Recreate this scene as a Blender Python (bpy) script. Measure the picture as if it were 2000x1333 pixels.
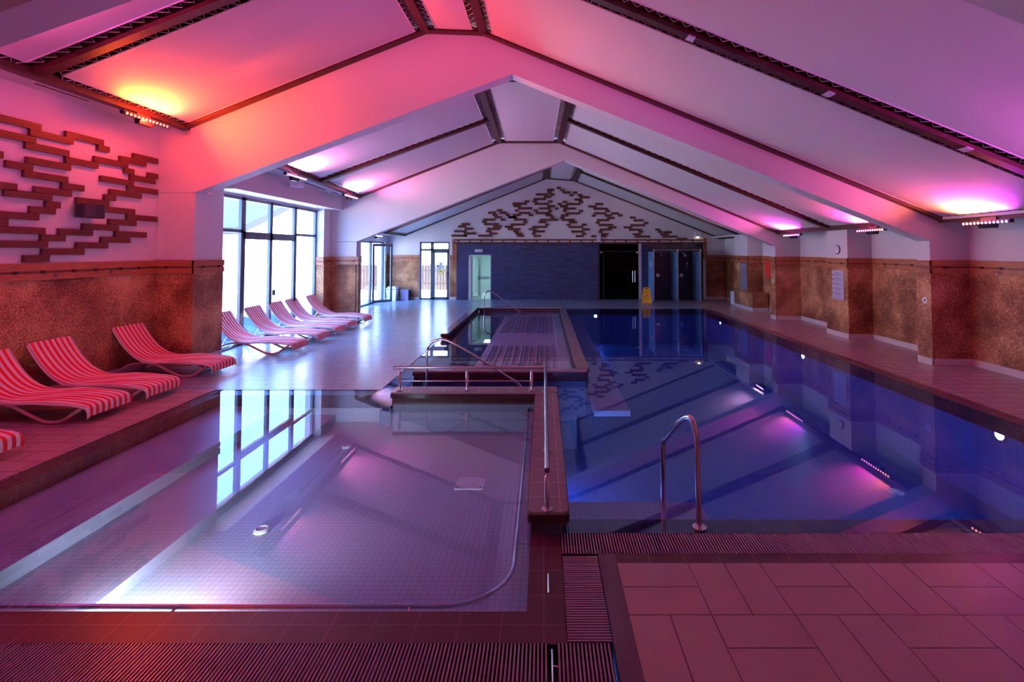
import bpy, math, random
from mathutils import Vector, Matrix
random.seed(7)
R = math.radians
for o in list(bpy.data.objects):
    bpy.data.objects.remove(o)
SC = bpy.context.scene
COL = SC.collection

# ------------------------------------------------------------------ camera
TILT = R(2.0); F = 969.0; CX = 1062.0; HC = 2.1
CY = 491 - F*math.tan(TILT)
cd = bpy.data.cameras.new('camera'); cam = bpy.data.objects.new('camera', cd); COL.objects.link(cam)
cam.location = (0, 0, HC); cam.rotation_euler = (R(90)+TILT, 0, 0)
cd.sensor_width = 36; cd.lens = 36*F/2000
cd.shift_x = -(CX-1000)/2000; cd.shift_y = -(666.5-CY)/2000
cd.clip_end = 300
SC.camera = cam
# ------------------------------------------------------------------ view / world
SC.view_settings.view_transform = 'Standard'; SC.view_settings.look = 'None'
SC.view_settings.gamma = 1; SC.view_settings.use_curve_mapping = False
SC.view_settings.exposure = 0.08
W = bpy.data.worlds.new('sky'); SC.world = W; W.use_nodes = True
wn = W.node_tree; bg = wn.nodes['Background']
bg.inputs[0].default_value = (0.19, 0.43, 1.0, 1); bg.inputs[1].default_value = 16.0
# sun from the pool side, so the terrace and the neighbouring house are lit and no beam enters the hall
sd = bpy.data.lights.new('sun', 'SUN'); sd.energy = 68.0; sd.angle = R(1); sd.color = (1.0, .88, .70)
so = bpy.data.objects.new('sun', sd); COL.objects.link(so)
so.rotation_euler = Vector((0.66, 0.0, 0.74)).to_track_quat('Z', 'Y').to_euler()
SC.cycles.max_bounces = 10; SC.cycles.transparent_max_bounces = 16
SC.cycles.caustics_reflective = False; SC.cycles.caustics_refractive = False
SC.cycles.sample_clamp_indirect = 14
try:
    SC.cycles.use_denoising = True
except Exception:
    pass

def portal_light(loc, size, direction):
    l = bpy.data.lights.new('window_portal', 'AREA'); l.shape = 'RECTANGLE'; l.size, l.size_y = size
    l.cycles.is_portal = True
    o = bpy.data.objects.new('window_portal', l); COL.objects.link(o); o.location = loc
    o.rotation_euler = (-Vector(direction)).to_track_quat('Z', 'Y').to_euler()
    return o
portal_light((-6.95, 12.4, 1.66), (3.3, 4.7), (1, 0, 0)).rotation_euler = (0, R(-90), 0)
portal_light((-7.1, 19.8, 1.25), (2.5, 2.8), (1, 0, 0)).rotation_euler = (0, R(-90), 0)
portal_light((-4.76, 21.95, 1.25), (1.3, 2.5), (0, -1, 0)).rotation_euler = (R(-90), 0, 0)

# ------------------------------------------------------------------ helpers
def at(x, y, X=None, Y=None, Z=None):
    """a point seen in the photograph, laid on a known wall, floor or frame plane"""
    u = (x-CX)/F; v = (y-CY)/F
    r = Vector((u, math.cos(TILT)+v*math.sin(TILT), math.sin(TILT)-v*math.cos(TILT)))
    t = X/r.x if X is not None else Y/r.y if Y is not None else (Z-HC)/r.z
    return Vector((0, 0, HC)) + r*t

class MB:
    def __init__(s): s.v = []; s.f = []; s.m = []; s.sm = []
    def add(s, vs, fs, mi=0, smooth=False):
        b = len(s.v); s.v += [tuple(p) for p in vs]
        for f in fs:
            s.f.append(tuple(b+i for i in f)); s.m.append(mi); s.sm.append(smooth)
        return s
    def box(s, x0, x1, y0, y1, z0, z1, mi=0):
        x0, x1 = sorted((x0, x1)); y0, y1 = sorted((y0, y1)); z0, z1 = sorted((z0, z1))
        vs = [(x0,y0,z0),(x1,y0,z0),(x1,y1,z0),(x0,y1,z0),(x0,y0,z1),(x1,y0,z1),(x1,y1,z1),(x0,y1,z1)]
        return s.add(vs, [(0,3,2,1),(4,5,6,7),(0,1,5,4),(1,2,6,5),(2,3,7,6),(3,0,4,7)], mi)
    def rbox(s, x0, x1, y0, y1, z0, z1, r=.02, n=3, mi=0, axis='z'):
        """box with rounded upright (or lengthwise) edges"""
        a0, a1, b0, b1, c0, c1 = {'z': (x0,x1,y0,y1,z0,z1), 'x': (y0,y1,z0,z1,x0,x1), 'y': (x0,x1,z0,z1,y0,y1)}[axis]
        pts = []
        for cx, cy, st in ((a1-r,b1-r,0),(a0+r,b1-r,90),(a0+r,b0+r,180),(a1-r,b0+r,270)):
            for k in range(n+1):
                t = R(st+90*k/n); pts.append((cx+r*math.cos(t), cy+r*math.sin(t)))
        f = {'z': lambda a,b,c:(a,b,c), 'x': lambda a,b,c:(c,a,b), 'y': lambda a,b,c:(a,c,b)}[axis]
        m = len(pts); vs = [f(a,b,c0) for a,b in pts]+[f(a,b,c1) for a,b in pts]
        fs = [(i,(i+1)%m,m+(i+1)%m,m+i) for i in range(m)]+[tuple(range(m-1,-1,-1)), tuple(range(m,2*m))]
        return s.add(vs, fs, mi)
    def prism(s, poly, y0, y1, mi=0):
        """polygon in X,Z extruded along Y"""
        n = len(poly); vs = [(x,y0,z) for x,z in poly]+[(x,y1,z) for x,z in poly]
        return s.add(vs, [tuple(range(n)), tuple(range(2*n-1,n-1,-1))]+[(i,i+n,(i+1)%n+n,(i+1)%n) for i in range(n)], mi)
    def slab(s, q, t, mi=0):
        """quad q thickened by t along its normal (upwards)"""
        q = [Vector(p) for p in q]; nn = (q[1]-q[0]).cross(q[3]-q[0]).normalized()
        if nn.z < 0: nn = -nn
        return s.add(q+[p+nn*t for p in q], [(0,1,2,3),(7,6,5,4),(0,4,5,1),(1,5,6,2),(2,6,7,3),(3,7,4,0)], mi)
    def beam(s, a, b, w, h, mi=0, up=(0,0,1)):
        a, b = Vector(a), Vector(b); d = (b-a).normalized(); sd_ = d.cross(Vector(up)).normalized(); u = sd_.cross(d).normalized()
        vs = []
        for p in (a, b):
            for i, j in ((-1,-1),(1,-1),(1,1),(-1,1)): vs.append(p+sd_*(w/2*i)+u*(h/2*j))
        return s.add(vs, [(0,1,2,3),(7,6,5,4),(0,4,5,1),(1,5,6,2),(2,6,7,3),(3,7,4,0)], mi)
    def tube(s, pts, r, n=10, mi=0, cap=True):
        pts = [Vector(p) for p in pts]; rings = []; up = Vector((0,0,1))
        for i, p in enumerate(pts):
            d = (pts[min(i+1,len(pts)-1)]-pts[max(i-1,0)]).normalized()
            ref = Vector((1,0,0)) if abs(d.z) > .95 else up
            a = d.cross(ref).normalized()
            if i and a.dot(prev) < 0: a = -a
            b = a.cross(d).normalized()
            if i and abs(a.dot(prev)) < .5:
                a = (prev - d*prev.dot(d)).normalized(); b = a.cross(d).normalized()
            prev = a
            rr = r[i] if isinstance(r, (list, tuple)) else r
            rings.append([p+a*(rr*math.cos(2*math.pi*k/n))+b*(rr*math.sin(2*math.pi*k/n)) for k in range(n)])
        vs = [q for g in rings for q in g]
        fs = [(i*n+k, i*n+(k+1)%n, (i+1)*n+(k+1)%n, (i+1)*n+k) for i in range(len(pts)-1) for k in range(n)]
        s.add(vs, fs, mi, True)
        if cap:
            s.add(rings[0], [tuple(range(n-1,-1,-1))], mi); s.add(rings[-1], [tuple(range(n))], mi)
        return s
    def cyl(s, a, b, r, n=20, mi=0): return s.tube([a, b], r, n, mi)
    def ball(s, c, r, n=10, mi=0, sc=(1,1,1)):
        vs = []; c = Vector(c)
        for i in range(n+1):
            t = math.pi*i/n
            for k in range(n*2):
                p = math.pi*k/n; vs.append(c+Vector((r*sc[0]*math.sin(t)*math.cos(p), r*sc[1]*math.sin(t)*math.sin(p), r*sc[2]*math.cos(t))))
        m = 2*n
        return s.add(vs, [(i*m+k,(i+1)*m+k,(i+1)*m+(k+1)%m,i*m+(k+1)%m) for i in range(n) for k in range(m)], mi, True)
    def build(s, name, mat, parent=None):
        me = bpy.data.meshes.new(name); me.from_pydata(s.v, [], s.f)
        for m in (mat if isinstance(mat, (list, tuple)) else [mat]): me.materials.append(m)
        me.polygons.foreach_set('material_index', s.m); me.polygons.foreach_set('use_smooth', s.sm); me.update()
        o = bpy.data.objects.new(name, me); COL.objects.link(o)
        if parent is not None: o.parent = parent
        return o
def spline(pts, n=8):
    """smooth curve through points"""
    p = [Vector(q) for q in pts]; p = [p[0]*2-p[1]]+p+[p[-1]*2-p[-2]]; out = []
    for i in range(1, len(p)-2):
        for k in range(n):
            t = k/n
            out.append(.5*((2*p[i])+(p[i+1]-p[i-1])*t+(2*p[i-1]-5*p[i]+4*p[i+1]-p[i+2])*t*t+(3*p[i]-p[i-1]-3*p[i+1]+p[i+2])*t**3))
    out.append(p[-2]); return out
def struct(o): o['kind'] = 'structure'; return o
def tag(o, label, cat, group=None, kind=None):
    o['label'] = label; o['category'] = cat
    if group: o['group'] = group
    if kind: o['kind'] = kind
    return o
def thing(name, loc, label, cat, group=None, rz=0):
    o = bpy.data.objects.new(name, None); COL.objects.link(o); o.location = loc; o.rotation_euler = (0,0,rz)
    o.empty_display_size = .1
    return tag(o, label, cat, group)
def kids(o): return [c for c in bpy.data.objects if c.parent == o]
def copy_tree(o, parent=None):
    c = o.copy(); COL.objects.link(c); c.parent = parent
    for ch in kids(o): copy_tree(ch, c)
    return c

# ------------------------------------------------------------------ materials
def newmat(name):
    m = bpy.data.materials.new(name); m.use_nodes = True
    nt = m.node_tree; b = nt.nodes['Principled BSDF']; return m, nt, b
def N(nt, t, **k):
    n = nt.nodes.new(t)
    for a, v in k.items(): setattr(n, a, v)
    return n
def plain(name, col, rough=.5, metal=0, noise=0, scale=8, bump=0, spec=.5):
    m, nt, b = newmat(name)
    b.inputs['Base Color'].default_value = (*col, 1); b.inputs['Roughness'].default_value = rough
    b.inputs['Metallic'].default_value = metal; b.inputs['Specular IOR Level'].default_value = spec
    tc = N(nt, 'ShaderNodeTexCoord'); nz = N(nt, 'ShaderNodeTexNoise'); nz.inputs['Scale'].default_value = scale; nz.inputs['Detail'].default_value = 5
    nt.links.new(tc.outputs['Object'], nz.inputs['Vector'])
    if noise:
        r = N(nt, 'ShaderNodeMapRange'); r.inputs['To Min'].default_value = 1-noise; r.inputs['To Max'].default_value = 1+noise
        nt.links.new(nz.outputs['Fac'], r.inputs['Value'])
        x = N(nt, 'ShaderNodeVectorMath', operation='SCALE'); x.inputs[0].default_value = col
        nt.links.new(r.outputs[0], x.inputs['Scale']); nt.links.new(x.outputs[0], b.inputs['Base Color'])
    if bump:
        bp = N(nt, 'ShaderNodeBump'); bp.inputs['Strength'].default_value = bump; bp.inputs['Distance'].default_value = .01
        nt.links.new(nz.outputs['Fac'], bp.inputs['Height']); nt.links.new(bp.outputs[0], b.inputs['Normal'])
    return m
def emit(name, col, s):
    m, nt, b = newmat(name)
    b.inputs['Base Color'].default_value = (*col, 1); b.inputs['Emission Color'].default_value = (*col, 1)
    b.inputs['Emission Strength'].default_value = s; return m
def wood(name, c1, c2, axis_scale=(1,1,1), rough=.45):
    m, nt, b = newmat(name)
    tc = N(nt, 'ShaderNodeTexCoord'); mp = N(nt, 'ShaderNodeMapping'); mp.inputs['Scale'].default_value = axis_scale
    nz = N(nt, 'ShaderNodeTexNoise'); nz.inputs['Scale'].default_value = 5; nz.inputs['Detail'].default_value = 8; nz.inputs['Distortion'].default_value = .6
    cr = N(nt, 'ShaderNodeValToRGB'); cr.color_ramp.elements[0].color = (*c1, 1); cr.color_ramp.elements[1].color = (*c2, 1)
    cr.color_ramp.elements[0].position = .32; cr.color_ramp.elements[1].position = .7
    nt.links.new(tc.outputs['Object'], mp.inputs[0]); nt.links.new(mp.outputs[0], nz.inputs['Vector'])
    nt.links.new(nz.outputs['Fac'], cr.inputs[0]); nt.links.new(cr.outputs[0], b.inputs['Base Color'])
    b.inputs['Roughness'].default_value = rough
    return m
def grid_tile(name, col, grout, w, h, gw=.004, rough=.3, offset=0, plane='XY', var=.06, metal_bump=.15):
    """tiles w by h in world metres, on a floor (XY) or wall (XZ, YZ)"""
    m, nt, b = newmat(name)
    tc = N(nt, 'ShaderNodeTexCoord'); sp = N(nt, 'ShaderNodeSeparateXYZ'); cb = N(nt, 'ShaderNodeCombineXYZ')
    nt.links.new(tc.outputs['Object'], sp.inputs[0])
    nt.links.new(sp.outputs['XYZ'.index(plane[0])], cb.inputs[0]); nt.links.new(sp.outputs['XYZ'.index(plane[1])], cb.inputs[1])
    br = N(nt, 'ShaderNodeTexBrick', offset=offset, squash=1)
    br.inputs['Color1'].default_value = (*col, 1); br.inputs['Color2'].default_value = (*[c*(1-var) for c in col], 1)
    br.inputs['Mortar'].default_value = (*grout, 1); br.inputs['Scale'].default_value = 1
    br.inputs['Mortar Size'].default_value = gw; br.inputs['Mortar Smooth'].default_value = .2
    br.inputs['Brick Width'].default_value = w; br.inputs['Row Height'].default_value = h
    nt.links.new(cb.outputs[0], br.inputs['Vector']); nt.links.new(br.outputs['Color'], b.inputs['Base Color'])
    bp = N(nt, 'ShaderNodeBump', invert=True); bp.inputs['Strength'].default_value = metal_bump; bp.inputs['Distance'].default_value = .004
    nt.links.new(br.outputs['Fac'], bp.inputs['Height']); nt.links.new(bp.outputs[0], b.inputs['Normal'])
    b.inputs['Roughness'].default_value = rough
    return m
def math_(nt, op, a, b_=None):
    n = N(nt, 'ShaderNodeMath', operation=op)
    for i, v in enumerate((a, b_)):
        if v is None: continue
        if isinstance(v, (int, float)): n.inputs[i].default_value = v
        else: nt.links.new(v, n.inputs[i])
    return n.outputs[0]
def basket_tile(name, col, grout, x0, y0, c=.48, rough=.3, g=.008):
    """pairs of long tiles laid in turn along and across"""
    m, nt, b = newmat(name)
    tc = N(nt, 'ShaderNodeTexCoord'); sp = N(nt, 'ShaderNodeSeparateXYZ'); nt.links.new(tc.outputs['Object'], sp.inputs[0])
    u = math_(nt, 'DIVIDE', math_(nt, 'SUBTRACT', sp.outputs[0], x0-48), c); v = math_(nt, 'DIVIDE', math_(nt, 'SUBTRACT', sp.outputs[1], y0-48), c)
    fu, fv = math_(nt, 'FRACT', u), math_(nt, 'FRACT', v)
    par = math_(nt, 'MODULO', math_(nt, 'ADD', math_(nt, 'FLOOR', u), math_(nt, 'FLOOR', v)), 2)
    def edge(t):
        return math_(nt, 'MINIMUM', t, math_(nt, 'SUBTRACT', 1, t))
    def mid(t): return math_(nt, 'ABSOLUTE', math_(nt, 'SUBTRACT', t, .5))
    d = math_(nt, 'MINIMUM', edge(fu), edge(fv))
    mx = N(nt, 'ShaderNodeMix', data_type='FLOAT'); nt.links.new(par, mx.inputs[0]); nt.links.new(mid(fu), mx.inputs[2]); nt.links.new(mid(fv), mx.inputs[3])
    d = math_(nt, 'MINIMUM', d, mx.outputs[0])
    line = N(nt, 'ShaderNodeMapRange', interpolation_type='SMOOTHSTEP'); nt.links.new(d, line.inputs['Value'])
    line.inputs['From Min'].default_value = g*.6; line.inputs['From Max'].default_value = g*1.6
    nz = N(nt, 'ShaderNodeTexNoise'); nz.inputs['Scale'].default_value = 3; nz.inputs['Detail'].default_value = 6; nt.links.new(tc.outputs['Object'], nz.inputs['Vector'])
    cr = N(nt, 'ShaderNodeMix', data_type='RGBA'); cr.inputs[6].default_value = (*[k*.88 for k in col], 1); cr.inputs[7].default_value = (*[k*1.1 for k in col], 1)
    nt.links.new(nz.outputs['Fac'], cr.inputs[0])
    mc = N(nt, 'ShaderNodeMix', data_type='RGBA'); mc.inputs[6].default_value = (*grout, 1)
    nt.links.new(line.outputs[0], mc.inputs[0]); nt.links.new(cr.outputs[2], mc.inputs[7]); nt.links.new(mc.outputs[2], b.inputs['Base Color'])
    bp = N(nt, 'ShaderNodeBump'); bp.inputs['Strength'].default_value = .3; bp.inputs['Distance'].default_value = .004
    nt.links.new(line.outputs[0], bp.inputs['Height']); nt.links.new(bp.outputs[0], b.inputs['Normal'])
    b.inputs['Roughness'].default_value = rough
    return m
def stucco_brown(name, c1, c2, c3, rough=.6):
    m, nt, b = newmat(name)
    tc = N(nt, 'ShaderNodeTexCoord')
    n1 = N(nt, 'ShaderNodeTexNoise'); n1.inputs['Scale'].default_value = 1.6; n1.inputs['Detail'].default_value = 4
    n2 = N(nt, 'ShaderNodeTexNoise'); n2.inputs['Scale'].default_value = 38; n2.inputs['Detail'].default_value = 4; n2.inputs['Roughness'].default_value = .7
    for n in (n1, n2): nt.links.new(tc.outputs['Object'], n.inputs['Vector'])
    a = math_(nt, 'ADD', math_(nt, 'MULTIPLY', n1.outputs['Fac'], .45), math_(nt, 'MULTIPLY', n2.outputs['Fac'], .55))
    cr = N(nt, 'ShaderNodeValToRGB'); e = cr.color_ramp.elements
    e[0].position = .40; e[0].color = (*c1, 1); e[1].position = .60; e[1].color = (*c3, 1); k = e.new(.5); k.color = (*c2, 1)
    nt.links.new(a, cr.inputs[0]); nt.links.new(cr.outputs[0], b.inputs['Base Color']); b.inputs['Roughness'].default_value = rough
    bp = N(nt, 'ShaderNodeBump'); bp.inputs['Strength'].default_value = .35; bp.inputs['Distance'].default_value = .01
    nt.links.new(n2.outputs['Fac'], bp.inputs['Height']); nt.links.new(bp.outputs[0], b.inputs['Normal'])
    return m
def sheet(name, tint, ior=1.33, rough=0.0, bump=0.0, gloss=(1,1,1)):
    """clear water or thin glass: see-through, tinted, mirror-like at a grazing view"""
    m = bpy.data.materials.new(name); m.use_nodes = True; nt = m.node_tree; nt.nodes.clear()
    out = N(nt, 'ShaderNodeOutputMaterial'); mx = N(nt, 'ShaderNodeMixShader'); tr = N(nt, 'ShaderNodeBsdfTransparent'); gl = N(nt, 'ShaderNodeBsdfGlossy')
    fr = N(nt, 'ShaderNodeFresnel'); fr.inputs['IOR'].default_value = ior
    tr.inputs[0].default_value = (*tint, 1); gl.inputs[0].default_value = (*gloss, 1); gl.inputs['Roughness'].default_value = rough
    if bump:
        tc = N(nt, 'ShaderNodeTexCoord'); nz = N(nt, 'ShaderNodeTexNoise'); nz.inputs['Scale'].default_value = 2.2; nz.inputs['Detail'].default_value = 2
        bp = N(nt, 'ShaderNodeBump'); bp.inputs['Strength'].default_value = bump; bp.inputs['Distance'].default_value = .01
        nt.links.new(tc.outputs['Object'], nz.inputs['Vector']); nt.links.new(nz.outputs['Fac'], bp.inputs['Height'])
        nt.links.new(bp.outputs[0], gl.inputs['Normal'])
    ge = N(nt, 'ShaderNodeNewGeometry')
    front = math_(nt, 'SUBTRACT', 1, ge.outputs['Backfacing'])
    nt.links.new(math_(nt, 'MULTIPLY', fr.outputs[0], front), mx.inputs[0]); nt.links.new(tr.outputs[0], mx.inputs[1]); nt.links.new(gl.outputs[0], mx.inputs[2])
    nt.links.new(mx.outputs[0], out.inputs[0])
    return m
def stripes(name, c1, c2, axis, period):
    m, nt, b = newmat(name)
    tc = N(nt, 'ShaderNodeTexCoord'); sp = N(nt, 'ShaderNodeSeparateXYZ'); nt.links.new(tc.outputs['Object'], sp.inputs[0])
    f = math_(nt, 'FRACT', math_(nt, 'DIVIDE', math_(nt, 'ADD', sp.outputs[axis], 10), period))
    g = math_(nt, 'GREATER_THAN', f, .5)
    mx = N(nt, 'ShaderNodeMix', data_type='RGBA'); mx.inputs[6].default_value = (*c1, 1); mx.inputs[7].default_value = (*c2, 1)
    nt.links.new(g, mx.inputs[0]); nt.links.new(mx.outputs[2], b.inputs['Base Color']); b.inputs['Roughness'].default_value = .85
    nz = N(nt, 'ShaderNodeTexNoise'); nz.inputs['Scale'].default_value = 120; bp = N(nt, 'ShaderNodeBump'); bp.inputs['Strength'].default_value = .3; bp.inputs['Distance'].default_value = .004
    nt.links.new(tc.outputs['Object'], nz.inputs['Vector']); nt.links.new(nz.outputs['Fac'], bp.inputs['Height']); nt.links.new(bp.outputs[0], b.inputs['Normal'])
    return m

white = plain('white_paint', (.64,.62,.64), .6, noise=.02, scale=3)
fabric = plain('stretched_white_fabric', (.60,.57,.59), .7, noise=.015, scale=2, bump=.08)
rail_w = wood('dark_brown_timber', (.045,.013,.010), (.085,.026,.016), (1,6,6))
deck_w = wood('brown_roof_boards', (.10,.035,.024), (.20,.075,.05), (.6,8,1))
slat_w = wood('red_brown_slat_wood', (.075,.016,.008), (.15,.036,.016), (1.5,1.5,12))
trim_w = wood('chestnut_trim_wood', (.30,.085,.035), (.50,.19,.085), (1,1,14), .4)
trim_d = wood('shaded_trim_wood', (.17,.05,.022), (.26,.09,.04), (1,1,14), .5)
cork = stucco_brown('mottled_brown_plaster', (.14,.042,.014), (.32,.125,.048), (.66,.36,.17))
skirt = plain('pale_tile_skirting', (.62,.56,.56), .35)
deckt = basket_tile('beige_deck_tiles', (.42,.27,.26), (.12,.06,.06), .49, 3.42, rough=.27)
deckl = grid_tile('daylight_blue_deck_tiles', (.27,.33,.43), (.12,.12,.16), .48, .24, .006, .22, .5)  # same tile as the other decks, blue of the window daylight tinted in
edge_t = grid_tile('maroon_glazed_edge_tiles', (.085,.03,.04), (.17,.09,.10), .24, .24, .004, .36); edge_t.node_tree.nodes['Principled BSDF'].inputs['Specular IOR Level'].default_value = .3
rib_t = grid_tile('ribbed_purple_edge_tiles', (.14,.085,.12), (.06,.03,.05), .3, .012, .003, .35)
curb_t = grid_tile('brown_coping_tiles', (.22,.185,.20), (.46,.34,.33), .24, .24, .004, .16)
curb_d = plain('dark_coping_nosing', (.07,.03,.035), .12)
mosaic = grid_tile('pale_pool_mosaic', (.46,.53,.60), (.30,.31,.38), .05, .05, .003, .35, var=.05)
mosaic_d = grid_tile('grey_blue_mosaic', (.22,.24,.34), (.13,.14,.2), .05, .05, .003, .35)
blue_m = grid_tile('blue_pool_mosaic', (.11,.19,.47), (.06,.10,.28), .12, .24, .004, .35, var=.1)
bench_m = grid_tile('rosy_bench_mosaic', (.74,.46,.52), (.5,.32,.38), .05, .05, .003, .35)
slate = grid_tile('dark_slate_strips', (.055,.065,.20), (.02,.022,.07), .34, .055, .006, .55, .37, 'XZ', .55, .9)
blackt = grid_tile('black_shower_tiles', (.022,.02,.03), (.01,.01,.014), .6, .3, .004, .18, plane='XZ')
grate_m = plain('grey_plastic_grating', (.34,.27,.35), .3)
dark = plain('dark_gutter', (.02,.012,.02), .5)
steel = plain('brushed_stainless_steel', (.62,.60,.62), .18, 1)
alu = plain('dark_grey_window_metal', (.10,.12,.15), .35, .3)
alu_w = plain('white_door_metal', (.70,.74,.76), .35)
glass = sheet('window_glass', (.93,.97,1), 1.35)
tglass = plain('frosted_blue_shower_glass', (.14,.34,.60), .2)
dglass = sheet('smoked_door_glass', (.10,.09,.09), 1.3, 0, 0, (.35,.35,.35))
water1 = sheet('deep_pool_water', (.36,.50,.88), 1.66, .0, .02, (.70,.79,1))
water3 = sheet('massage_pool_water', (.74,.74,.90), 1.5, .0, .02, (.92,.94,1))
water2 = sheet('shallow_pool_water', (.68,.77,.95), 1.45, .0, .02, (.95,.95,1))
towel = stripes('red_and_white_striped_towel', (.78,.02,.04), (.86,.62,.66), 1, .083)
frame_p = plain('beige_plastic_frame', (.50,.34,.30), .35)
black_p = plain('black_plastic', (.02,.02,.028), .4)
white_p = plain('white_plastic', (.75,.78,.82), .35)
purple_p = plain('lilac_plastic', (.30,.30,.55), .4)
yellow_p = plain('yellow_plastic', (.95,.55,.02), .4)
print_k = plain('dark_print', (.05,.04,.06), .6)
orange_p = plain('orange_print', (.75,.22,.02), .5)
red_c = plain('red_cord', (.85,.02,.02), .7)
board_m = plain('lilac_grey_board', (.50,.46,.60), .4)
cord_m = plain('lacing_cord', (.75,.62,.64), .7)
plaster = plain('sunlit_render', (.80,.78,.74), .9, noise=.04)
pave = plain('pale_terrace_paving', (.62,.60,.58), .8, noise=.1)
roof_m = wood('dark_roof_timber', (.010,.010,.012), (.018,.018,.02), (1,8,1))
fence_m = wood('orange_fence_wood', (.055,.020,.008), (.085,.035,.014), (14,14,.6))
net_m = plain('blue_tarpaulin', (.03,.10,.42), .35, noise=.4, scale=14, bump=.6)
teal_w = plain('pale_corridor_paint', (.72,.82,.82), .6)

# ------------------------------------------------------------------ key planes
YA, YB, YG = 9.21, 15.28, 21.63      # near faces of the two white frames, and the gable wall
XL, XL2, XL3, XR = -7.2, -6.54, -6.78, 7.9
WZ, TZ = 1.93, 1.69                  # top of the wainscot, bottom of its trim

# ------------------------------------------------------------------ floor and pools
PXR, PYF = 5.80, 18.27               # main pool right and far edges
def floor_piece(x0, x1, y0, y1, m, z=0.0, t=.12, name='floor'):
    return struct(MB().box(x0, x1, y0, y1, z-t, z).build(name, m))
deckr = grid_tile('rosy_deck_tiles', (.42,.30,.31), (.14,.09,.10), .48, .24, .006, .25, .5)
floor_piece(PXR, XR+.2, -3.2, YG+.2, deckr)
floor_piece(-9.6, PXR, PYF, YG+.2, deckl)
floor_piece(-7.4, -4.98, -3.2, 7.6, deckr)
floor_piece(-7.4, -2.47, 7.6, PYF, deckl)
floor_piece(.49, PXR, -3.2, 3.42, deckt)
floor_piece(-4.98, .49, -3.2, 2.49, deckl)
floor_piece(.375, .49, 2.49, 3.52, rib_t)
floor_piece(.49, PXR, 3.42, 3.52, edge_t)
# glazed lips round the water, a hair under it
EZ = -.012
lip = [(.19, PXR, 3.78, 3.98), (-2.47, -2.16, 7.36, PYF), (-4.9, -2.12, 7.36, 7.6), (-5.0, -4.76, 2.74, 7.6),
       (-4.76, .125, 2.74, 2.985), (-.10, .125, 2.985, 3.78), (-2.16, PXR, 18.08, PYF)]
for i, (a, b, c, d) in enumerate(lip):
    struct(MB().box(a, b, c, d, -.2, EZ).build('trim_%d' % (101+i), edge_t))
struct(MB().box(PXR-.06, PXR+.18, 3.78, PYF, -.2, .004).build('trim_110', edge_t))
# main pool shell
mb = MB()
mb.box(.19, PXR+.1, 3.9, PYF+.1, -1.32, -1.2)
mb.box(-2.3, .19, 7.2, PYF+.1, -1.32, -1.2)
mb.box(PXR-.02, PXR+.2, 3.8, PYF+.1, -1.2, -.13)
mb.box(-2.3, PXR, PYF-.1, PYF+.1, -1.2, -.2)
mb.box(-2.36, -2.2, 7.2, PYF, -1.2, -.2); mb.box(.19, PXR, 3.8, 3.97, -1.2, -.2)
struct(mb.build('main_pool_basin', blue_m))
# small pool shell with two steps along its left side
mb = MB()
mb.box(-3.05, -.05, 2.9, 7.4, -.5, -.4); mb.box(-3.85, -3.05, 2.9, 7.4, -.5, -.30); mb.box(-4.9, -3.85, 2.9, 7.4, -.5, -.17)
mb.box(-4.9, 0, 2.88, 2.99, -.4, -.05); mb.box(-.24, -.1, 3.0, 6.95, -.4, -.10); mb.box(-4.9, -2.1, 7.37, 7.5, -.4, -.05)
struct(mb.build('small_pool_basin', mosaic))
# submerged steps, bench beds and side bench of the main pool
mb = MB()
for i in range(3): mb.box(.19, 1.36+.05*i, 3.97, 4.32+.26*i, -1.2, -.10-.10*i)
struct(mb.build('submerged_steps', bench_m))
mb = MB()
mb.box(.75, 1.28, 7.42, 17.6, -.34, -.26)
mb.box(-1.35, .30, 8.38, 17.3, -1.2, -.16)
mb.box(-2.16, .2, 7.2, 8.2, -1.2, -.5)
struct(mb.build('submerged_benches', bench_m))
struct(MB().box(.30, .55, 8.38, 17.3, -1.2, -.06).build('pale_bench', skirt))
for (y0, y1), lab in (((8.55, 11.8), 'near'), ((13.8, 17.1), 'far')):
    t = thing('massage_bed', (0, y0, -.14), 'bed of parallel tubes lying under water at the %s end of the massage pool' % lab, 'massage bed')
    for i in range(13):
        x = -1.22+i*.115+(.04 if i % 3 == 0 else 0)
        MB().tube([(x, 0, 0), (x, y1-y0, 0)], .022, 8).build('tube', plain('mauve_tube', (.34,.22,.30), .3) if i == 0 else bpy.data.materials['mauve_tube'], t)
# water
def water(x0, x1, y0, y1, name, m, label, z=0.0):
    o = MB().add([(x0,y0,z),(x1,y0,z),(x1,y1,z),(x0,y1,z)], [(0,1,2,3)]).build(name, m)
    return tag(o, label, 'water', kind='stuff')
mb = MB(); zz = -.004
for a, b_, c, d in ((.17,PXR-.06,3.78,8.3),(.66,PXR-.06,8.3,PYF)): mb.add([(a,c,zz),(b_,c,zz),(b_,d,zz),(a,d,zz)], [(0,1,2,3)])
for a, b_, c, d in ((-2.46,.66,17.5,PYF),): mb.add([(a,c,zz),(b_,c,zz),(b_,d,zz),(a,d,zz)], [(0,1,2,3)])
for a, b_, c, d in ((-2.46,.17,7.1,8.3),(.17,.17,7.1,8.3)): mb.add([(a,c,zz),(b_,c,zz),(b_,d,zz),(a,d,zz)], [(0,1,2,3)]) if b_ > a else None
tag(mb.build('pool_water', water1), 'still deep blue water filling the long main pool', 'water', kind='stuff')
mb = MB(); mb.add([(-2.46,8.3,zz),(.66,8.3,zz),(.66,17.5,zz),(-2.46,17.5,zz)], [(0,1,2,3)])
tag(mb.build('pool_water', water3), 'still lilac water over the massage beds', 'water', kind='stuff')
mb = MB()
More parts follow.
